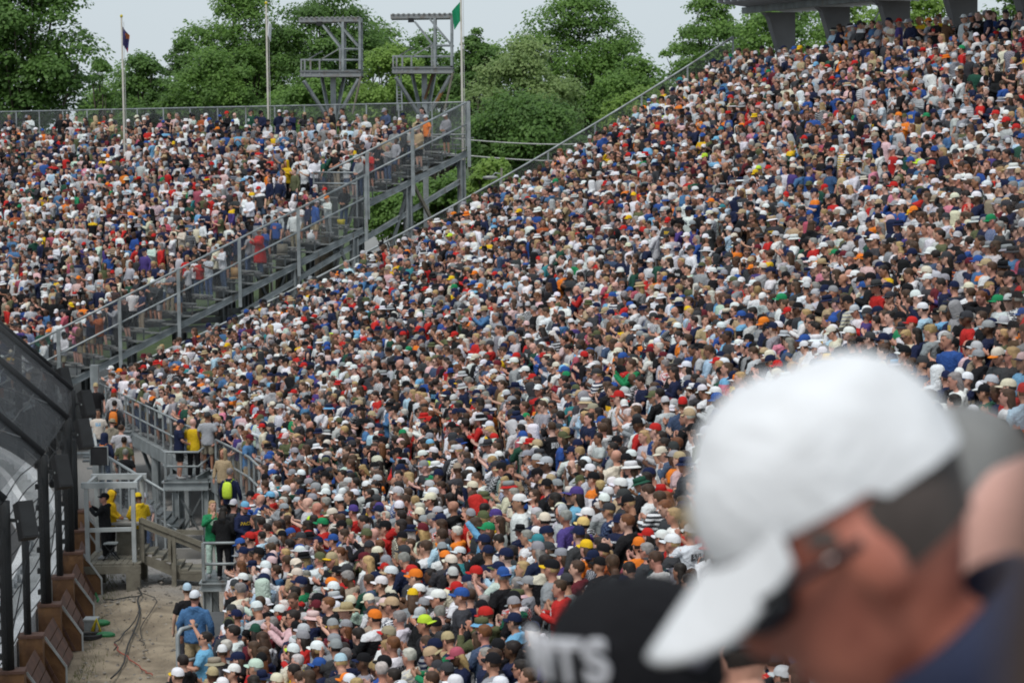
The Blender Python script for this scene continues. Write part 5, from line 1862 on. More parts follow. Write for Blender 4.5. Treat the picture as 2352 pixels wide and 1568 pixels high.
A_(at_feet(540, 1322, zp2), rzdir(.4, 1), 'relaxed', 'backcap', 'pale grey', shirt='charcoal', pants='denim', pack='black', label='person with pale grey backward cap and black backpack on the lower platform', group=CREW)
pac = A_(at_feet(562, 1326, zp2), rzdir(.75, -.62), 'low', 'cap', 'sky blue', visor='red', shirt='navy', shirt2='yellow', kind='hoodie', legs='shorts', pants='khaki', w=1.08, label='bearded person in navy jersey with yellow PACERS lettering on the lower platform', group=CREW)
A_(at_head(447, 1372, 48.2, 1.0), rzdir(.12, 1), 'relaxed', 'cap', 'white', shirt='steel blue', kind='hoodie', legs='shorts', pants='tan', h=1.0, w=1.12, label='tall man in faded blue hooded top and white cap leaning on the corner handrail', group=CREW)
A_(at_head(430, 1355, 49.4), rzdir(-.4, 1), 'relaxed', 'cap', 'pale blue', visor='teal', shirt='black', pants='charcoal', label='person in pale blue cap half hidden beside the tall man in faded blue', group=CREW)
yb = YB + .55
A_(Vector((P(243, 1275, yb).x, yb, zf)), rzdir(-1, .05), 'clap_high', 'cap', 'black', shirt='black', kind='hoodie', pants='black', w=1.12, label='person dressed all in black standing at the front of the booth', group=CREW)
A_(Vector((P(257, 1275, yb + .6).x, yb + .6, zf)), rzdir(1, -.1), 'low', 'hood', shirt='yellow', kind='hoodie', pants='black', label='person in yellow rain jacket inside the booth behind the one in black', group=CREW)
A_(Vector((P(322, 1270, YB + 1.3).x, YB + 1.3, zf - .1)), rzdir(-.5, .85), 'low', 'cap', 'yellow', shirt='yellow', kind='hoodie', pants='charcoal', w=1.15, label='person in baggy yellow rain jacket and yellow cap at the top of wooden steps', group=CREW)
A_(at_head(225, 948, 83.0), rzdir(.1, -1), 'relaxed', None, hair='short', hairc='dark', shirt='cream', shirt2='sky blue', pat=3, pants='denim', skin=5, label='dark haired man in cream printed T-shirt coming down the mesh stairs', group=CREW)
A_(at_head(263, 928, 84.5), rzdir(.1, 1), 'relaxed', None, hair='short', hairc='dark', shirt='charcoal', kind='hoodie', pants='black', pack='orange', label='person in dark jacket with upright orange backpack climbing the stairs', group=CREW)
A_(at_head(220, 888, 87.0), rzdir(.2, -1), 'relaxed', 'cap', 'tan', shirt='black', pants='charcoal', label='person in black shirt and tan cap at the top of the mesh stairs', group=CREW)
A_(at_head(262, 902, 87.0), rzdir(.2, 1), 'relaxed', 'cap', 'red', hair='long', hairc='auburn', shirt='pale grey', kind='hoodie', pants='denim', label='red capped person with auburn hair ahead of the orange backpack', group=CREW)
A_(at_head(257, 970, 81.5), rzdir(.1, 1), 'low', 'bucket', 'khaki', shirt='khaki', kind='hoodie', pants='khaki', label='person in khaki bucket hat and khaki jacket climbing below the orange backpack', group=CREW)
A_(at_head(240, 1004, 79.3), rzdir(.3, 1), 'relaxed', 'hood', shirt='navy', kind='hoodie', pants='denim', pack='orange', label='person in navy hood with orange straps and pack beside the square monitor', group=CREW)
A_(at_head(278, 984, 80.0), rzdir(.1, 1), 'relaxed', None, hair='short', hairc='brown', shirt='pale grey', pants='denim', w=1.15, label='broad person in pale lavender grey shirt climbing the mesh stairs', group=CREW)
A_(at_head(285, 1012, 78.2), rzdir(.05, 1), 'relaxed', None, hair='short', hairc='dark', shirt='olive', pants='black', skin=5, label='dark haired person in dark olive shirt lower on the mesh stairs', group=CREW)
A_(at_head(288, 1040, 76.9), rzdir(.05, 1), 'relaxed', None, hair='short', hairc='grey', shirt='black', pants='black', label='grey haired person in black shirt lowest on the mesh stairs', group=CREW)
for k, (x, y) in enumerate(((333, 1142), (337, 1170), (327, 1162))):
    A_(at_head(x, y, 75.4 + .35 * k), rzdir(-.5, -1), 'relaxed', 'cap', ('pale grey', 'grey', 'white')[k], shirt=('grey', 'pale grey', 'sky blue')[k], pants='denim',
       label=('pale grey capped person dimly seen behind the mesh stair side', 'grey capped person in pale top behind the mesh stair side', 'white capped person in light blue behind the mesh stair side')[k], group=CREW)

# lettering on the navy jersey
def text_mesh(name, body, size, depth=.004):
    cu = bpy.data.curves.new(name, 'FONT')
    cu.body = body
    cu.size = size
    cu.extrude = depth
    cu.align_x = 'CENTER'
    cu.align_y = 'CENTER'
    cu.offset = size * .02
    to = bpy.data.objects.new(name, cu)
    COL.objects.link(to)
    dg = bpy.context.evaluated_depsgraph_get()
    me = bpy.data.meshes.new_from_object(to.evaluated_get(dg))
    bpy.data.objects.remove(to)
    me.name = name
    return me
def wrap_text(me, rx, ry, z0, cy=0.0, rise=0.0):
    """bends flat lettering round a body or cap (front is +Y)"""
    for v in me.vertices:
        x, y, z = v.co
        a = x / ((rx + ry) / 2)
        r = z + rise * 0
        k = 1.0
        v.co = (-(-(rx + r) * math.sin(a)) * -1, cy + (ry + r) * math.cos(a), z0 + y)
    me.update()
lt = text_mesh('lettering', 'PACERS', .105, .006)
wrap_text(lt, .195, .155, 1.27)
lt.materials.append(simple('yellow_print', (.62, .42, .02), rough=.7))
lo_ = bpy.data.objects.new('lettering', lt)
COL.objects.link(lo_)
lo_.parent = pac
beard = bpy.data.objects.new('beard', mesh_of('beard', ellipsoid((0, .052, 1.535), (.058, .058, .035), 12, 6), M_DARK, True))
COL.objects.link(beard); beard.parent = pac; beard.matrix_local = head_matrix(*HEAD_POSE['low'])

# --- outstanding people in the far stand and the farther parts of the main stand
def far_person(x, y, label, **k):
    h = k.get('h', 1.0)
    p, i = far_place(x, y, h)
    return add_person(p, k.pop('rz', facing(p, 12)), label=label, **k)
far_person(612, 533, 'person in a long red rain poncho and khaki bucket hat by the stepped end railing', pose='clap', kind='poncho', shirt='red', gear='bucket', hat='khaki', h=1.05)
far_person(203, 728, 'person in rust orange shirt and dark shorts low by the stepped end railing', pose='clap_high', shirt='rust', kind='hoodie', gear='cap', hat='white', legs='shorts', pants='charcoal')
far_person(240, 716, 'person in grey long sleeves clapping low by the stepped end railing', pose='clap_high', shirt='grey', kind='hoodie', gear='cap', hat='navy', pants='charcoal')
far_person(1028, 262, 'white capped person in grey hooded top at the very top end of the far stand', pose='low', shirt='grey', kind='hoodie', gear='cap', hat='white', legs='shorts', pants='black')
far_person(966, 318, 'person in tan jacket near the top of the stepped end railing', pose='low', shirt='tan', kind='hoodie', gear='cap', hat='pale grey', legs='shorts', pants='black')
far_person(428, 590, 'person in pale grey shirt halfway down the stepped end railing', pose='clap', shirt='pale grey', hair='short', hairc='grey', pants='denim')
far_person(684, 276, 'person with raised royal blue hood high in the far stand', pose='low', shirt='blue', kind='hoodie', gear='hood')
far_person(713, 280, 'person with raised white hood high in the far stand', pose='low', shirt='white', kind='hoodie', gear='hood')
far_person(612, 285, 'person in olive top high in the far stand, left of the hooded pair', pose='relaxed', shirt='olive', kind='hoodie')
far_person(833, 250, 'grey haired person in pale grey top standing against the rear railing', pose='relaxed', shirt='pale grey', kind='hoodie', hair='short', hairc='grey')
far_person(180, 540, 'person in bright red jacket in the middle of the far stand', pose='low', shirt='red', kind='hoodie', gear='cap', hat='red')
far_person(270, 540, 'person in bright blue jacket in the middle of the far stand', pose='low', shirt='blue', kind='hoodie', hair='short')
far_person(320, 590, 'person in dark purple top tall above others in the far stand', pose='relaxed', shirt='purple', kind='hoodie', gear='cap', hat='navy', h=1.05)
far_person(110, 395, 'person in lime yellow vest in the upper part of the far stand', pose='clap', shirt='lime', shirt2='white', pat=1)

def main_person(x, y, label, **k):
    p, i = main_place(x, y, k.get('h', 1.0))
    return add_person(p, k.pop('rz', facing(p, 10)), label=label, **k)
main_person(1337, 328, 'person in light blue shirt standing out against the trees at the stand edge', pose='relaxed', shirt='sky blue', gear='cap', hat='navy', h=1.05)
main_person(1062, 660, 'person in mustard yellow hooded top in the middle of the main stand', pose='relaxed', shirt='yellow', kind='hoodie', gear='cap', hat='green', h=1.05)
main_person(1432, 835, 'person in bright green top high behind the white cap', pose='phone', shirt='green', kind='hoodie', hair='short', h=1.06)
main_person(617, 885, 'person in pale grey hooded top seen from behind near the checkered board', pose='relaxed', shirt='pale grey', kind='hoodie', hair='short', rz=rzdir(.2, 1), h=1.05)
main_person(325, 880, 'person in olive top with hood up leaning on the front railing', pose='low', shirt='olive', kind='hoodie', gear='hood', h=1.03)
main_person(427, 925, 'broad grey haired person in dark green T-shirt at the front railing', pose='low', shirt='dark green', hair='short', hairc='grey', w=1.12)
main_person(812, 795, 'person in dark navy puffer jacket standing taller in the main stand', pose='relaxed', shirt='navy', kind='hoodie', hair='short', h=1.08)
main_person(1108, 715, 'person in blue jacket and straw hat in the middle of the main stand', pose='phone', shirt='steel blue', kind='hoodie', gear='straw', hat='tan', h=1.04)
main_person(547, 945, 'person in periwinkle blue jacket and white cap near the front railing', pose='relaxed', shirt='steel blue', kind='hoodie', gear='cap', hat='white', rz=rzdir(.5, 1))
main_person(1410, 905, 'person in white shirt and red cap left of the big white cap', pose='relaxed', shirt='white', gear='cap', hat='red', h=1.05)
main_person(1450, 965, 'person in red top and black cap left of the big white cap', pose='low', shirt='red', kind='hoodie', gear='cap', hat='black', skin=6)
main_person(1567, 925, 'person in slate navy hooded top touching the big white cap outline', pose='relaxed', shirt='denim', kind='hoodie', gear='cap', hat='red', rz=rzdir(0, 1), h=1.05)
main_person(1885, 605, 'person in pink shirt and tan hat above the big white cap', pose='relaxed', shirt='pink', gear='straw', hat='tan', h=1.05)
main_person(1990, 640, 'person dressed in black standing tall above the big white cap', pose='clap', shirt='black', kind='hoodie', gear='cap', hat='black', h=1.06)
main_person(2010, 280, 'person in navy jacket with yellow cap in the upper main stand', pose='phone', shirt='navy', kind='hoodie', gear='cap', hat='yellow', h=1.05)
main_person(2105, 285, 'person in bright green shirt in the upper main stand', pose='clap', shirt='green', gear='cap', hat='pale grey', h=1.04)
main_person(1742, 445, 'person in blue and orange shirt in the upper main stand', pose='clap', shirt='blue', shirt2='orange', pat=4, gear='cap', hat='navy', h=1.04)
main_person(2062, 50, 'person in yellow shirt at the back below the canopy', pose='phone', shirt='yellow', hair='short', hairc='dark', h=1.04)

# --- people read off the photograph one by one: tile origin, then x,y,head,shirt (tile is 320 x 267 source pixels shown at 5.872 x)
# head: c cap, b backward cap, k bucket, w wide brim, s short hair, l long hair, t ponytail, z bald, h hood; then a colour letter; then the shirt's letter or -
CL = dict(W='white', K='black', N='navy', G='grey', g='charcoal', B='blue', L='sky blue', R='red', O='orange', Y='yellow', T='tan', C='cream', V='olive', E='green',
          P='purple', M='maroon', I='pale pink', i='rose', t='mint', y='lime', H='brown', A='pale grey', D='khaki', S='steel blue', F='dark green', p='pale blue', U='pale yellow')
HC = dict(K='dark', H='brown', A='auburn', C='white', G='grey', Y='blond')
TILES = [
 ((400, 1400), "605,820,sK,L 1110,225,sG,B 1400,225,ht,t 1415,310,cN,W 1340,375,sH,K 740,840,lH,B 1000,860,sK,W 1110,890,sH,W 1300,830,cF,M 1340,575,cW,K 1310,660,cR,K 1560,690,sG,g 1430,715,cA,A "
  "1680,575,cW,K 1200,1050,lH,K 1800,1110,cW,- 890,1090,sC,W 600,1200,kD,T 260,1310,sK,K 410,1300,cN,- 770,1275,cE,- 1000,1370,cW,g 1120,1155,cN,K 1330,1325,ct,- 1480,1335,cK,R 1250,1440,z,K 190,1490,cW,- "
  "390,1450,kT,- 540,1400,cK,- 640,1400,cT,- 740,1490,sK,- 1400,1190,cK,- 1560,1190,cM,R 1690,1120,lH,- 1800,700,sK,- 850,1540,cW,- 1800,1290,sK,- 1690,1540,cC,Y 1820,1410,sG,P 130,1400,sK,-"),
 ((700, 1400), "200,105,cN,E 530,130,cO,g 600,60,cT,- 470,250,cK,K 680,245,cW,- 500,410,cM,- 830,240,cg,- 920,350,cC,- 1090,330,cC,- 370,570,kI,N 130,630,lH,M 120,320,sK,R 30,240,z,- 850,610,wT,K 740,510,cN,- "
  "1180,570,cg,- 1220,440,cA,- 1500,410,cT,N 1680,480,cG,- 1160,710,cO,K 1330,630,cI,R 1430,680,cB,I 1640,650,sG,W 1360,170,cW,- 1570,140,cA,K 1520,250,cK,- 1740,310,cY,G 1100,120,cW,- 920,120,sG,- 690,750,cG,- "
  "250,730,cA,- 150,830,cg,g 580,860,cG,- 880,810,cT,N 1100,860,sK,K 1450,790,cD,- 1590,840,cK,V 1520,990,sA,W 1300,1070,sH,- 240,980,cG,- 390,1010,z,- 540,1010,cT,- 540,1110,cW,- 670,1090,cG,- 920,1030,wG,N "
  "850,1150,cT,- 40,1120,cW,g 300,1210,sH,- 560,1220,cB,N 790,1250,cp,- 1180,1210,cK,- 1410,1290,cK,B 1740,1120,sC,C 1850,1240,cg,- 680,1370,cC,N 880,1370,bW,N 1240,1410,cW,- 100,1430,sH,P 320,1490,lH,- "
  "880,1510,lH,- 1560,1490,sK,- 1780,1360,sH,- 1760,1510,cW,- 70,1310,cK,- 1060,590,cK,- 640,640,sH,- 1000,470,cG,-"),
 ((1000, 1400), "110,160,cO,H 270,160,cK,- 215,300,cA,- 590,250,cR,W 620,360,cB,- 1040,60,cR,I 1230,80,bB,- 860,200,cK,L 1040,270,sG,- 1210,250,lH,T 1500,160,kV,- 1730,230,sA,W 1420,360,cG,- 1540,360,cM,K "
  "1010,430,cK,- 660,490,cK,W# 450,480,cW,- 250,480,sH,- 470,630,sG,g 240,800,by,K 1110,490,kV,- 1060,730,kV,V 1330,570,cW,K 1620,700,cK,K 560,870,cT,N 790,1040,ci,N 1050,1020,sG,N 350,1110,bT,N 950,1220,cK,G "
  "1720,1180,sK,- 520,1300,cg,- 630,1340,cN,- 620,1470,cW,- 950,1460,cC,- 1430,1380,sH,- 230,1260,sK,- 60,1340,cg,- 1100,1545,cW,- 320,1460,sK,R 1720,870,cK,- 40,1510,cW,- 1560,1140,sK,-"),
 ((560, 1180), "340,110,cK,W 430,270,z,B 700,230,sC,G 1090,260,z,A 1070,70,sK,K 520,400,cN,- 650,540,sH,A 540,650,sK,W 950,690,cB,- 1120,630,lK,K 1350,580,cE,- 1310,650,cW,- 1400,700,cB,- 1440,470,cC,- 1420,310,sG,V "
  "1380,150,cW,- 1600,570,sH,- 1540,630,lK,- 1590,930,tA,W 590,880,sH,N 860,900,sK,- 1000,960,bW,K 870,1060,sH,- 920,1160,bC,T 1330,990,cV,- 1360,850,cN,- 450,1090,cK,- 600,1110,cI,- 520,1230,cW,- 460,1290,cD,- "
  "890,1280,cC,- 1030,1340,cC,- 880,1360,sH,- 1390,1110,cT,- 1400,1340,cT,- 1540,1310,cK,- 500,1410,cN,p 830,1510,z,- 1730,1370,cG,- 1800,1190,cT,- 1650,1535,cg,- 1800,120,cW,- 1830,310,cK,- 1840,430,cP,R "
  "1780,550,sH,- 1240,140,cG,- 800,140,lH,- 600,120,cL,R"),
 ((860, 1180), "120,340,cW,- 80,430,cP,- 170,510,tK,p 330,580,sH,M 480,630,cK,R 390,380,cP,- 540,460,sC,K 660,550,lK,K 690,430,sK,R 560,210,cA,- 570,350,cW,- 1040,230,cC,- 1130,240,cg,F 1010,380,sC,- 1050,510,cC,- "
  "1040,660,cM,- 660,710,cK,T 1140,750,sH,- 1210,870,cG,W 1060,940,sH,- 1500,610,sC,O 1520,330,z,K 1640,660,sK,- 1560,880,lK,- 1340,1020,cO,- 1790,840,cN,- 1800,970,cN,N 1460,990,sK,N 1440,1350,cA,- 1630,1310,cK,- "
  "1400,1540,cR,- 700,1020,cg,- 580,1040,cG,- 730,1130,sG,- 610,1260,cW,- 540,1340,lK,- 860,1260,cR,- 990,1240,cg,- 1150,1200,sK,- 160,1000,cM,- 170,1130,lY,- 70,1190,cG,- 180,1290,sH,- 130,1360,cW,- "
  "930,1460,cO,- 90,830,cV,- 200,750,sH,- 1830,1300,cR,- 1810,330,hR,R 1400,140,sK,-"),
 ((1160, 1180), "230,300,cA,R 310,400,cP,- 440,590,lH,W 150,630,cE,L 660,350,bW,W 790,370,lA,- 880,350,cL,- 1020,380,sG,N 1280,430,sG,P 1100,530,cC,- 1180,280,cC,- 1350,300,cW,- 1390,140,wC,K 1590,250,cP,- 1580,390,cW,- "
  "1770,260,cW,- 1510,520,cU,P 210,870,z,i 680,730,sG,- 790,730,cN,N 940,700,cN,- 1180,730,cN,- 1360,750,cN,- 1490,880,cY,O 1660,870,lK,K 1200,890,cG,- 630,890,sK,- 730,970,cG,- 60,950,cN,- 470,1100,cN,p "
  "180,1190,cN,- 100,1310,cR,- 290,1340,cB,- 410,1260,sH,- 770,1150,lY,- 980,1140,sK,- 1230,1140,cC,- 1410,1190,sH,- 1610,1290,cN,- 860,1340,cG,- 900,1440,cN,- 1100,1440,sH,R 1060,1340,cK,- 950,160,lK,-"),
 ((1380, 1150), "830,110,cW,- 470,140,sK,N 660,140,wU,- 790,240,cW,- 930,110,kF,- 1310,80,cN,- 1210,130,lA,- 1110,230,sH,- 1560,70,bW,W 1170,350,sH,- 1400,280,cB,- 840,370,cg,- 660,440,cA,- 960,510,cK,K 1240,510,sA,g "
  "1580,510,lY,N 1670,370,lH,P 630,590,cN,- 840,750,sA,K 630,730,lK,G 1690,780,cW,- 1480,920,cW,g 1260,910,cT,- 1680,1010,cW,- 960,1110,sG,- 680,1300,sH,- 1150,1250,sH,- 970,1360,sK,-"),
]
seen = []
BIG_POSE = [('clap', 36), ('clap_high', 6), ('relaxed', 22), ('folded', 8), ('low', 16), ('phone', 3)]
for (ox, oy), txt in TILES:
    for rec in txt.split():
        zx, zy, hd, sh = rec.split(',')
        X, Y_ = (ox + float(zx) / 5.872) * .9408, (oy + float(zy) / 5.872) * .9408
        if any((X - a) ** 2 + (Y_ - b_) ** 2 < 15 ** 2 for a, b_ in seen):
            continue
        seen.append((X, Y_))
        p, i = main_place(X, Y_)
        if any((p - q['p']).length < .30 for q in PEOPLE):
            continue
        known = sh != '-'
        pat = 0
        if sh.endswith('#'):
            pat, sh = 2, sh[0]
        shirt = CL[sh] if known else pick(SHIRT_T)
        gk, hairk, hc, hat, vis = None, 'short', pick(HAIR_T), 'white', None
        k0 = hd[0]
        if k0 in 'cbkwh':
            gk = dict(c='cap', b='backcap', k='bucket', w='straw', h='hood')[k0]
            hat = CL[hd[1]]
            vis = random.choice(list(k for k, _ in HAT_T)) if random.random() < .22 else None
            hairk = 'short' if random.random() < .75 else 'long'
        elif k0 == 'z':
            hairk = 'bald'
        else:
            hairk = dict(s='short', l='long', t='tail')[k0]
            hc = HC[hd[1]]
        kind = 'tee' if random.random() < .5 else 'hoodie'
        pose = 'reach' if (hd, sh) in (('sK', 'L'), ('cE', 'L')) else pick(BIG_POSE)
        if (hd, sh) == ('cW', 'K') and ox == 1000:
            pose, kind = 'clap_high', 'hoodie'
        add_person(p, facing(p, 22), pose, gk, hat, visor=vis, hair=hairk, hairc=hc, shirt=shirt, pat=pat if pat else pick([(0, 55), (3, 32), (2, 5), (4, 6), (1, 3)]),
                   shirt2='charcoal' if shirt == 'white' else random.choice(('white', 'white', 'pale grey', 'cream')), kind='hoodie' if gk == 'hood' else kind,
                   legs=random.choice(('trousers', 'shorts')), pants=pick(PANT_T), glasses=random.random() < .3,
                   h=random.uniform(.95, 1.05), w=random.uniform(.98, 1.16), known=known)
# the hand held black and white board
cbp, _ = main_place(594, 905)
cb_c = P(594, 915, cbp.y - .25)
cb = Thing('checkered_board', cb_c, 'black and white checkered cushion held up in the crowd', 'cushion')
Rb = Matrix.Rotation(math.radians(8), 3, 'Y') @ Matrix.Rotation(math.radians(-18), 3, 'X')
cb.part('pad', box(cb_c, (.50, .05, .36), Rb), simple('white_vinyl', (.66, .67, .67), rough=.6))
for i in range(8):
    for j in range(6):
        if (i + j) % 2:
            cb.part('black_square', box(cb_c + Rb @ Vector((-.22 + i * .063, -.027, -.15 + j * .06)), (.060, .006, .057), Rb), M_BOX)

# --- rows of the two stands
def rnd_person():
    gear = pick([('cap', 44), ('none', 46), ('bucket', 4), ('straw', 3), ('hood', 2), ('backcap', 2)])
    return gear
SLOTS = []
placed = np.array([[q['p'].x, q['p'].y, q['p'].z] for q in PEOPLE])
for i in range(NROW):
    s = random.uniform(0, .4)
    while s < FR.L - .15:
        o = i * ROW + random.uniform(.10, .34)
        p = FR.at(s, o, main_z(i))
        x, y = proj(p + Vector((0, 0, 1.6)))
        if -120 < x < 2480 and -80 < y < 1700 and random.random() < .965:
            d = np.linalg.norm(placed[:, :2] - np.array([p.x, p.y]), axis=1)
            if d.min() > .33:
                SLOTS.append((p, x, y, 'main'))
        s += random.uniform(.34, .50)
    # a few stand on the raised concourse and the walkway behind the top row
for k in range(60):
    s = random.uniform(FR.L - 30, FR.L - .5)
    p = FR.at(s, NROW * ROW + random.uniform(.15, .7), main_z(NROW - 1))
    x, y = proj(p + Vector((0, 0, 1.6)))
    if -80 < x < 2480:
        SLOTS.append((p, x, y, 'main'))
for o in (.35, .85):
    s = sC0 + .3
    while s < sC1 - .3:
        p = FR.at(s, NROW * ROW + o + random.uniform(-.08, .08), CZ)
        x, y = proj(p + Vector((0, 0, 1.6)))
        if -80 < x < 2480 and random.random() < .85:
            SLOTS.append((p, x, y, 'main'))
        s += random.uniform(.42, .75)
for i in range(NF0, NF1 + 1):
    v = random.uniform(.2, .6)
    while v < FLEN - .3:
        t = i * FROW + random.uniform(.14, .3)
        p = far_at(t, v, far_z(i * FROW + .1, v))
        x, y = proj(p + Vector((0, 0, 1.6)))
        keep = .97 if v > 2.4 else (.88 if v > 1.2 else .72)
        if i >= NF1 - 1:
            keep *= .6
        if -120 < x < 1300 and random.random() < keep:
            d = np.linalg.norm(placed[:, :2] - np.array([p.x, p.y]), axis=1)
            if d.min() > .40:
                SLOTS.append((p, x, y, 'far'))
        v += random.uniform(.44, .66)
# the nearest of them become things of their own until 300 people stand out singly
SLOTS.sort(key=lambda q: q[0].y if (0 < q[1] < 2352 and 0 < q[2] < 1568) else 1e6)
POSE_T = [('clap', 32), ('clap_high', 3), ('relaxed', 29), ('folded', 11), ('phone', 2.5), ('shade', .6), ('reach', .2), ('low', 20)]
while len(PEOPLE) < 296:
    p, x, y, w_ = SLOTS.pop(0)
    g = rnd_person()
    add_person(p, facing(p, 22), pick(BIG_POSE), None if g == 'none' else g, pick(HAT_T), hair=pick([('short', 6), ('long', 3), ('tail', 1), ('bald', .8)]), hairc=pick(HAIR_T),
               shirt=pick(SHIRT_T), kind=random.choice(('tee', 'hoodie')), legs=random.choice(('trousers', 'shorts')), pants=pick(PANT_T), glasses=random.random() < .3,
               h=random.uniform(.94, 1.05), w=random.uniform(.98, 1.14))

# labels that single out each person
def who(q, parts=2):
    g = q['gear']
    if g == 'hood':
        a = q['shirt'] + ' hood up'
        return 'raised ' + q['shirt'] + ' hood'
    if g:
        a = q['hat'] + ' ' + GEAR_WORD[g]
    else:
        a = HAIR_WORD[q['hair']].format(q['hairc'])
    if parts > 1 and q['known']:
        pw = {1: 'striped ', 2: 'checked ', 3: 'printed ', 4: 'two tone '}.get(q['pat'], '')
        return a + ' and ' + pw + q['shirt'] + ' ' + SHIRT_WORD[q['kind']]
    return a
POSE_WORD = {'clap': 'clapping', 'clap_high': 'with hands raised together', 'relaxed': 'with arms down', 'folded': 'with folded arms', 'low': 'with hands held low', 'phone': 'holding hands to the face',
             'reach': 'with one arm up', 'shade': 'shading the eyes'}
used = {q['label'] for q in PEOPLE if q['label']}
auto = [q for q in PEOPLE if not q['label']]
cnt = {}
for q in auto:
    cnt[who(q)] = cnt.get(who(q), 0) + 1
for q in auto:
    near = sorted((r for r in PEOPLE if r is not q), key=lambda r: (r['p'] - q['p']).length)[:14]
    base = 'person with ' + who(q)
    cands = []
    if cnt[who(q)] == 1:
        cands.append(base + ' ' + POSE_WORD[q['pose']])
    for r in near:
        d = r['p'] - q['p']
        # rows rise away from the track; the higher row stands behind
        rel = 'in front of' if d.z > .2 else ('behind' if d.z < -.2 else 'beside')
        cands.append(base + ', ' + rel + ' one with ' + who(r))
    for r in near[:5]:
        for r2 in near[5:10]:
            cands.append('person with ' + who(q, 1) + ' between ' + who(r, 1) + ' and ' + who(r2, 1))
    for c in cands:
        if len(c.split()) <= 16 and c not in used:
            q['label'] = c
            used.add(c)
            break
    else:
        q['label'] = cands[-1]
for q in PEOPLE:
    q['o']['label'] = q['label']

# all the others: one crowd, instanced people
VAR = bpy.data.collections.new('crowd_kinds')
allm = [M_SKIN, M_DARK, M_SHIRT, M_PANTS, M_HAIR, M_HAT, M_VISOR, M_LIP, M_SHOE, M_LENS]
vkind = []
random.seed(11)
NV_ = 110
for k in range(NV_):
    pose = pick(POSE_T)
    g = rnd_person()
    hair = pick([('short', 6.5), ('long', 3), ('tail', .8), ('bald', .9)])
    kind = random.choice(('tee', 'hoodie')) if g != 'hood' else 'hoodie'
    HM = head_matrix(*HEAD_POSE[pose])
    parts = []
    for v, f, s in RAW['body', pose]:
        parts.append((v, f, {0: 0, 1: 1, 2: 7}[s]))
    parts.append((*RAW[kind, pose], 2))
    parts.append((*RAW[random.choice(('trousers', 'shorts'))], 3))
    parts.append((*RAW['shoes'], 8))
    if hair != 'bald' and g != 'hood':
        parts.append((*xf((HAIR_HAT if g != 'none' else HAIR)[hair], HM), 4))
    if g != 'none':
        for nm, part, mt, sl_ in HEADGEAR[g]:
            parts.append((*xf(part, HM), sl_))
    if random.random() < .25:
        parts.append((*xf(glasses_part(), HM), 9))
    me = cloth_mesh('spectator_kind', parts, allm)
    ob = bpy.data.objects.new('spectator_kind_%03d' % k, me)
    VAR.objects.link(ob)
random.seed(23)
n = len(SLOTS)
pm = bpy.data.meshes.new('crowd')
pm.from_pydata([tuple(q[0]) for q in SLOTS], [], [])
def setattr_(name, kind, dom, key, arr):
    a = pm.attributes.new(name, kind, 'POINT')
    a.data.foreach_set(key, np.array(arr).ravel())
setattr_('variant', 'INT', 0, 'value', np.array([random.randrange(NV_) for _ in range(n)], np.int32))
setattr_('turn', 'FLOAT_VECTOR', 0, 'vector', np.array([(random.gauss(0, .05), random.gauss(0, .04), facing(q[0], 27) if random.random() > .08 else random.uniform(0, 6.28)) for q in SLOTS], np.float32))
setattr_('size', 'FLOAT_VECTOR', 0, 'vector', np.array([(h * w, h * w, h) for h, w in ((random.choice((random.uniform(.85, 1.03), random.uniform(.91, 1.0))), random.uniform(.94, 1.14)) for _ in range(n))], np.float32))
def colarr(f):
    return np.array([(*f(), 1.0) for _ in range(n)], np.float32)
setattr_('skin_col', 'FLOAT_COLOR', 0, 'color', colarr(lambda: jit(SKINS[random.choice((0, 0, 1, 1, 2, 3, 3, 4, 4, 7, 7, 5, 6))], .12)))
setattr_('shirt_col', 'FLOAT_COLOR', 0, 'color', colarr(lambda: jit(COLOURS[pick(SHIRT_T)])))
pats = [pick([(0, 66), (1, 2.5), (2, 6), (3, 20), (4, 5)]) for _ in range(n)]
setattr_('shirt2_col', 'FLOAT_COLOR', 0, 'color', np.array([(*COLOURS[random.choice(('white', 'pale grey', 'grey', 'navy') if q in (1, 2) else ('white', 'white', 'white', 'black', 'red', 'navy', 'yellow', 'orange', 'sky blue'))], 1) for q in pats], np.float32))
setattr_('pat', 'FLOAT', 0, 'value', np.array(pats, np.float32))
setattr_('pants_col', 'FLOAT_COLOR', 0, 'color', colarr(lambda: jit(COLOURS[pick(PANT_T)])))
setattr_('hair_col', 'FLOAT_COLOR', 0, 'color', colarr(lambda: jit(HAIRS[pick(HAIR_T)], .25)))
hats = [pick(HAT_T) for _ in range(n)]
setattr_('hat_col', 'FLOAT_COLOR', 0, 'color', np.array([(*jit(COLOURS[h], .08), 1) for h in hats], np.float32))
setattr_('visor_col', 'FLOAT_COLOR', 0, 'color', np.array([(*jit(COLOURS[h if random.random() < .8 else pick(HAT_T)], .08), 1) for h in hats], np.float32))
ng = bpy.data.node_groups.new('stand_people', 'GeometryNodeTree')
ng.interface.new_socket('Geometry', in_out='INPUT', socket_type='NodeSocketGeometry')
ng.interface.new_socket('Geometry', in_out='OUTPUT', socket_type='NodeSocketGeometry')
gi, go = ng.nodes.new('NodeGroupInput'), ng.nodes.new('NodeGroupOutput')
ci = ng.nodes.new('GeometryNodeCollectionInfo')
ci.inputs['Collection'].default_value = VAR
ci.inputs['Separate Children'].default_value = True
ci.inputs['Reset Children'].default_value = True
ip = ng.nodes.new('GeometryNodeInstanceOnPoints')
ip.inputs['Pick Instance'].default_value = True
def nattr(name, t):
    q = ng.nodes.new('GeometryNodeInputNamedAttribute')
    q.data_type = t
    q.inputs['Name'].default_value = name
    return q.outputs['Attribute']
ng.links.new(gi.outputs[0], ip.inputs['Points'])
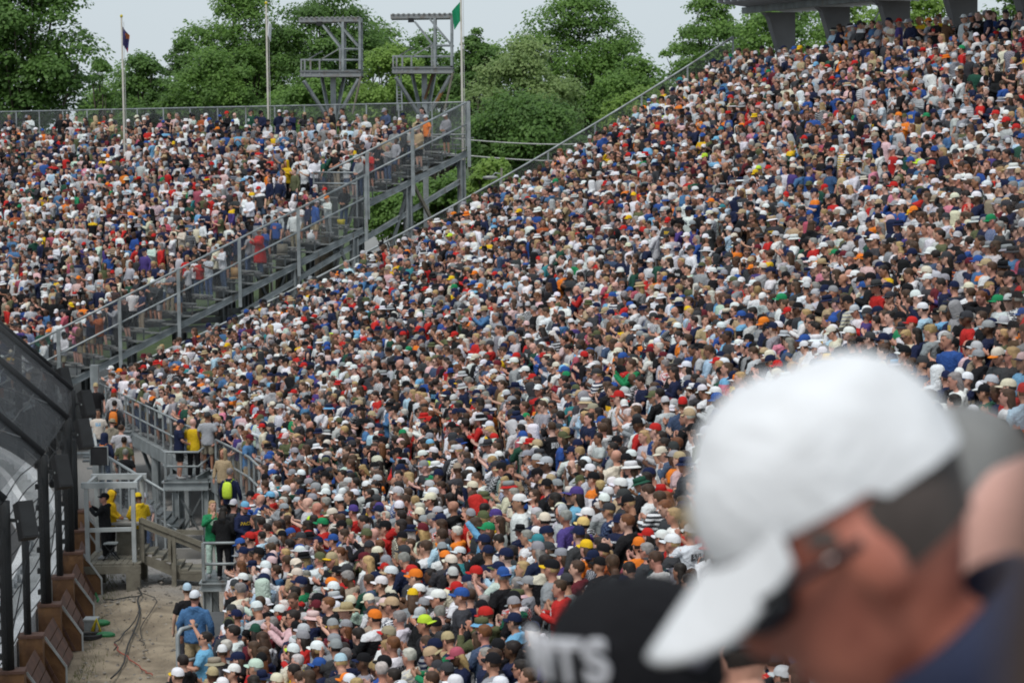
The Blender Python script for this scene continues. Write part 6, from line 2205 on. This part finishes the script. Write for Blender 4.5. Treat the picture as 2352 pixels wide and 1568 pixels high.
ng.links.new(ci.outputs[0], ip.inputs['Instance'])
ng.links.new(nattr('variant', 'INT'), ip.inputs['Instance Index'])
ng.links.new(nattr('turn', 'FLOAT_VECTOR'), ip.inputs['Rotation'])
ng.links.new(nattr('size', 'FLOAT_VECTOR'), ip.inputs['Scale'])
ng.links.new(ip.outputs[0], go.inputs[0])
cr = bpy.data.objects.new('crowd', pm)
COL.objects.link(cr)
mod = cr.modifiers.new('people', 'NODES')
mod.node_group = ng
cr['kind'] = 'stuff'
cr['label'] = 'dense crowd of standing spectators filling both grandstands'
print('people singly', len(PEOPLE), 'in the crowd', n)

# things left on the benches by the end of the far stand
def bench_item(x, y, name, builder, mat, label, cat):
    best = None
    for i in range(NF0, NF1 + 1):
        z = far_z(i * FROW + .1) + .45
        q = G(x, y, z)
        t = (q - E0).dot(NV); v = (q - E0).dot(UV)
        e = abs(t - (i * FROW + .58))
        if best is None or e < best[0]:
            best = (e, i, q, v, z)
    e, i, q, v, z = best
    p = far_at(i * FROW + .58, max(v, .2), z)
    thing1(name, builder(p), mat, label, cat, smooth=True)
bench_item(752, 548, 'plastic_bag', lambda p: stack([(p.x, p.y, p.z, .15, .12), (p.x + .02, p.y, p.z + .10, .17, .13), (p.x - .01, p.y, p.z + .22, .13, .10), (p.x + .02, p.y, p.z + .30, .03, .04), (p.x + .05, p.y, p.z + .38, .06, .02)], 12), fl_white, 'white plastic bag on an empty bench by the stepped end railing', 'bag')
bench_item(771, 524, 'yellow_tub', lambda p: stack([(p.x, p.y, p.z, .14, .14), (p.x, p.y, p.z + .2, .17, .17)], 12), M_YEL, 'small yellow tub on a bench beside the white plastic bag', 'tub')
bench_item(426, 690, 'yellow_cup', lambda p: stack([(p.x, p.y, p.z, .05, .05), (p.x, p.y, p.z + .22, .06, .06)], 10), simple('pale_yellow_paper', (.6, .6, .3)), 'tall pale yellow cup on a bench halfway down the end railing', 'cup')
for k, (x, y) in enumerate(((535, 640), (655, 585))):
    bench_item(x, y, 'seat_back', lambda p: merge([box(p + Vector((0, .1, .22)), (.42, .05, .42)), box(p + Vector((0, -.05, .02)), (.42, .36, .05))]), M_GREYWOOD if k else simple('tan_seat', (.36, .22, .09)),
               ('tan folding seat back on a bench below the red poncho', 'brown folding seat back on a bench right of the red poncho')[k], 'seat')

# ------------------------------------------------------------------ people right in front of the camera, on the upper deck
dk = Thing('upper_deck', (0, 1, 10), 'stepped concrete upper deck under the nearest spectators', 'deck')
for (y0, y1, z) in ((-2.5, 1.2, 12.4 - 1.66), (1.2, 2.25, 12.4 - 1.95), (2.25, 3.5, 12.4 - 2.27), (3.5, 8.6, 12.4 - 3.7)):
    dk.part('step', box((1.5, (y0 + y1) / 2, z - .2 - (y1 * .0)), (9, y1 - y0 - .004, .4)), M_CONC)
for x in (-2.5, 1.5, 5.5):
    for y in (-1.5, 7.5):
        dk.part('column', box((x, y, 4.0), (.4, .4, 8.0)), M_CONC)
NEAR = 'spectators right in front of the camera'
def bend(deg):
    """the upper body leaning forward from the hips"""
    def f(p):
        x, y, z = p
        t = min(1.0, max(0.0, (z - .90) / .28))
        a = -math.radians(deg) * t * t * (3 - 2 * t)
        return (x, y * math.cos(a) - (z - .95) * math.sin(a), .95 + y * math.sin(a) + (z - .95) * math.cos(a))
    return f
def near_person(x, y, Y, rz, pitch, yaw, label, shirt, gear, hat, hairc='grey', hair='short', skin=0, visor=None, glasses=False, h=1.0, kind='hoodie', pose='low', cat='person', lean=0, brim_tilt=0):
    HM0 = head_matrix(yaw, pitch)
    BM = Matrix.Translation((0, 0, .95)) @ Matrix.Rotation(-math.radians(lean), 4, 'X') @ Matrix.Translation((0, 0, -.95))
    HM = BM @ HM0
    fb_ = bend(lean)
    bv, bf = fuse(body_solid(pose, HM0), .008, 12000)
    bv = [fb_(q) for q in bv]
    bits = [([tuple(HM @ Vector(p)) for p in v], f, s) for v, f, s in face_bits()]
    me = cloth_mesh('person', [(bv, bf, 0)] + bits, [M_SKIN, M_DARK, M_LIP])
    o = bpy.data.objects.new('person', me)
    COL.objects.link(o)
    R = Matrix.Rotation(rz, 4, 'Z') @ Matrix.Scale(h, 4)
    hc = R @ (HM @ Vector((0, 0, 1.64)))
    o.location = P(x, y, Y) - hc
    o.rotation_euler = (0, 0, rz)
    o.scale = (h, h, h)
    cols = dict(skin_col=skin if isinstance(skin, tuple) else SKINS[skin], shirt_col=COLOURS[shirt], shirt2_col=COLOURS['grey'], pat=0.0, pants_col=COLOURS['denim'], hair_col=HAIRS[hairc],
                hat_col=COLOURS[hat], visor_col=COLOURS[visor or hat])
    o['label'] = label; o['category'] = cat; o['group'] = NEAR
    o['skin_col'] = cols['skin_col']
    kids = {}
    def child(name, me, mx=None, parent=None):
        c = bpy.data.objects.new(name, me)
        COL.objects.link(c)
        c.parent = parent or o
        if mx is not None:
            c.matrix_local = mx
        for k in ('shirt_col', 'shirt2_col', 'pat', 'pants_col', 'hair_col', 'hat_col', 'visor_col'):
            c[k] = cols[k]
        kids[name] = c
        return c
    sv, sf = fuse(shirt_solid(pose, kind), .010, 5000, .004)
    sv = [fb_(q) for q in sv]
    child('jacket' if kind == 'hoodie' else 'shirt', cloth_mesh('jacket', [(sv, sf, 0)], [M_SHIRT]))
    child('trousers', PANTS['trousers'])
    for sm in SHOES:
        child('shoe', sm)
    if hair != 'bald':
        child('hair', (HAIR_HAT_ME if gear else HAIR_ME)[hair], HM)
    if gear:
        top = None
        for nm, part, mt, sl_ in HEADGEAR[gear]:
            m_ = cloth_mesh(nm, [((cap_crown(1, 48, 16) if nm == 'cap' else cap_visor(28, 8, gear == 'backcap') if nm == 'visor' else part)[0],
                                  (cap_crown(1, 48, 16) if nm == 'cap' else cap_visor(28, 8, gear == 'backcap') if nm == 'visor' else part)[1], 0)], [mt])
            if nm == 'visor' and brim_tilt:
                T = Matrix.Translation((0, .095, 1.672)) @ Matrix.Rotation(-math.radians(brim_tilt), 4, 'X') @ Matrix.Diagonal((1.0, 1.18, 1.0, 1.0)) @ Matrix.Translation((0, -.095, -1.672))
                m_.transform(T)
                for v_ in m_.vertices:
                    x_, y_, z_ = v_.co
                    v_.co.z -= .034 * (x_ / .085) ** 2 * min(1, max(0, (y_ - .03) / .09))
                m_.update()
            if nm == 'cap' and brim_tilt:
                # a worn, unstructured crown: creases and a slight slump
                for v_ in m_.vertices:
                    x_, y_, z_ = v_.co
                    d_ = .0035 * math.sin(38 * x_ + 25 * z_ + 2 * math.sin(30 * y_)) * math.sin(31 * y_ - 17 * z_) + .004 * math.sin(22 * y_ + 14 * z_)
                    n_ = Vector((x_, y_ + .004, (z_ - 1.66) * .8)).normalized()
                    v_.co = v_.co + n_ * d_ + Vector((0, -.06 * (z_ - 1.672), -.03 * (z_ - 1.672)))
                m_.update()
            q = child(nm, m_, HM if top is None else Matrix(), top)
            top = top or q
    if glasses:
        child('sunglasses', mesh_of('sunglasses', merge([ellipsoid((s_ * .040, .084, 1.636), (.036, .030, .022), 14, 8) for s_ in (-1, 1)] + [bar((s_ * .074, .085, 1.645), (s_ * .088, -.005, 1.642), .005, .007) for s_ in (-1, 1)] + [box((0, .108, 1.645), (.03, .012, .012))]), M_LENS, True), HM)
    return o, kids, HM
man, mk_, mHM = near_person(1950, 1215, 2.0, rzdir(-1, .05), 8, 0, 'man in large white cap and sunglasses looking down, filling the lower corner', 'navy', 'cap', 'white', 'dark grey', skin=(.30, .11, .068), glasses=True, h=.965, lean=43, brim_tilt=20)
bc, bk_, bHM = near_person(1462, 1625, 2.75, rzdir(-.70, -.72), -10, 0, 'person in black cap with white MITS lettering below the white cap visor', 'black', 'cap', 'black', 'dark', skin=0)
near_person(2205, 1215, 3.0, rzdir(.35, 1), -5, 0, 'person in grey cap seen from behind, just past the white cap', 'charcoal', 'cap', 'mid grey', 'brown', h=1.0)
near_person(2445, 1330, 2.25, rzdir(-.75, .65), -8, 0, 'fair skinned person cut off by the picture edge beside the white cap', 'navy', None, 'white', 'brown', 'bald', skin=(.62, .35, .29))
near_person(3318, 380, .60, rzdir(.2, 1), 0, 0, 'brown haired person blurred at the upper picture edge, closest to the camera', 'brown', None, 'white', 'brown', hair='long', skin=2, h=1.0)
near_person(1700, 1500, 8.0, rzdir(-.6, .8), -14, 0, 'person in dark cap and pale pink shirt glimpsed under the white visor', 'pale pink', 'cap', 'charcoal', 'dark', kind='tee')
mskin = simple('weathered_face_skin', (.44, .15, .10), (.28, .088, .06), 16, .5, lo=.38, hi=.62)
man.data.materials[0] = mskin
# jacket piping of the man in the white cap
_f43 = bend(43)
pip_raw = merge([tube([(s * .12, .10, 1.46), (s * .17, .03, 1.455), (s * .19, -.05, 1.43), (s * .215, -.06, 1.30)], .011, 6) for s in (-1, 1)])
pip = mesh_of('piping', ([_f43(q) for q in pip_raw[0]], pip_raw[1]), simple('grey_piping', (.28, .32, .34), rough=.7), True)
cols_ = [_f43(q) for q in stack([(0, -.012, 1.43, .105, .088), (0, -.014, 1.47, .092, .080), (0, -.018, 1.505, .088, .078), (0, -.022, 1.535, .092, .082), (0, -.022, 1.54, .080, .070), (0, -.016, 1.48, .078, .066)], 24)[0]]
collar = mesh_of('collar', (cols_, stack([(0, 0, z, 1, 1) for z in range(6)], 24)[1]), simple('navy_collar', (.014, .020, .055), (.022, .03, .07), 9, .85), True)
cq = bpy.data.objects.new('collar', collar); COL.objects.link(cq); cq.parent = mk_['jacket']
patch = mesh_of('patch', ellipsoid((0, .098, 1.715), (.022, .008, .018), 10, 6), simple('tan_patch', (.30, .23, .13), rough=.8), True)
pq = bpy.data.objects.new('patch', patch); COL.objects.link(pq); pq.parent = mk_['cap']
po = bpy.data.objects.new('piping', pip); COL.objects.link(po); po.parent = mk_['jacket']
# lettering and round badge on the black cap
tm = text_mesh('lettering', 'MITS', .062, .004)
wrap_text(tm, .090, .113, 1.728, -.004)
tm.materials.append(simple('white_thread', (.72, .72, .76), rough=.8))
to = bpy.data.objects.new('lettering', tm); COL.objects.link(to); to.parent = bk_['cap']; to.matrix_local = Matrix.Translation((0, 0, 0))
bd_ = mesh_of('badge', stack([(0, 0, 0, .019, .019), (0, 0, .006, .019, .019)], 18), simple('grey_thread', (.30, .30, .36), (.06, .06, .09), 90, .8), True)
bo = bpy.data.objects.new('badge', bd_); COL.objects.link(bo); bo.parent = bk_['cap']
bo.matrix_local = Matrix.Translation((-.083, -.01, 1.712)) @ Matrix.Rotation(math.radians(-90), 4, 'Y') @ Matrix.Rotation(0, 4, 'X')
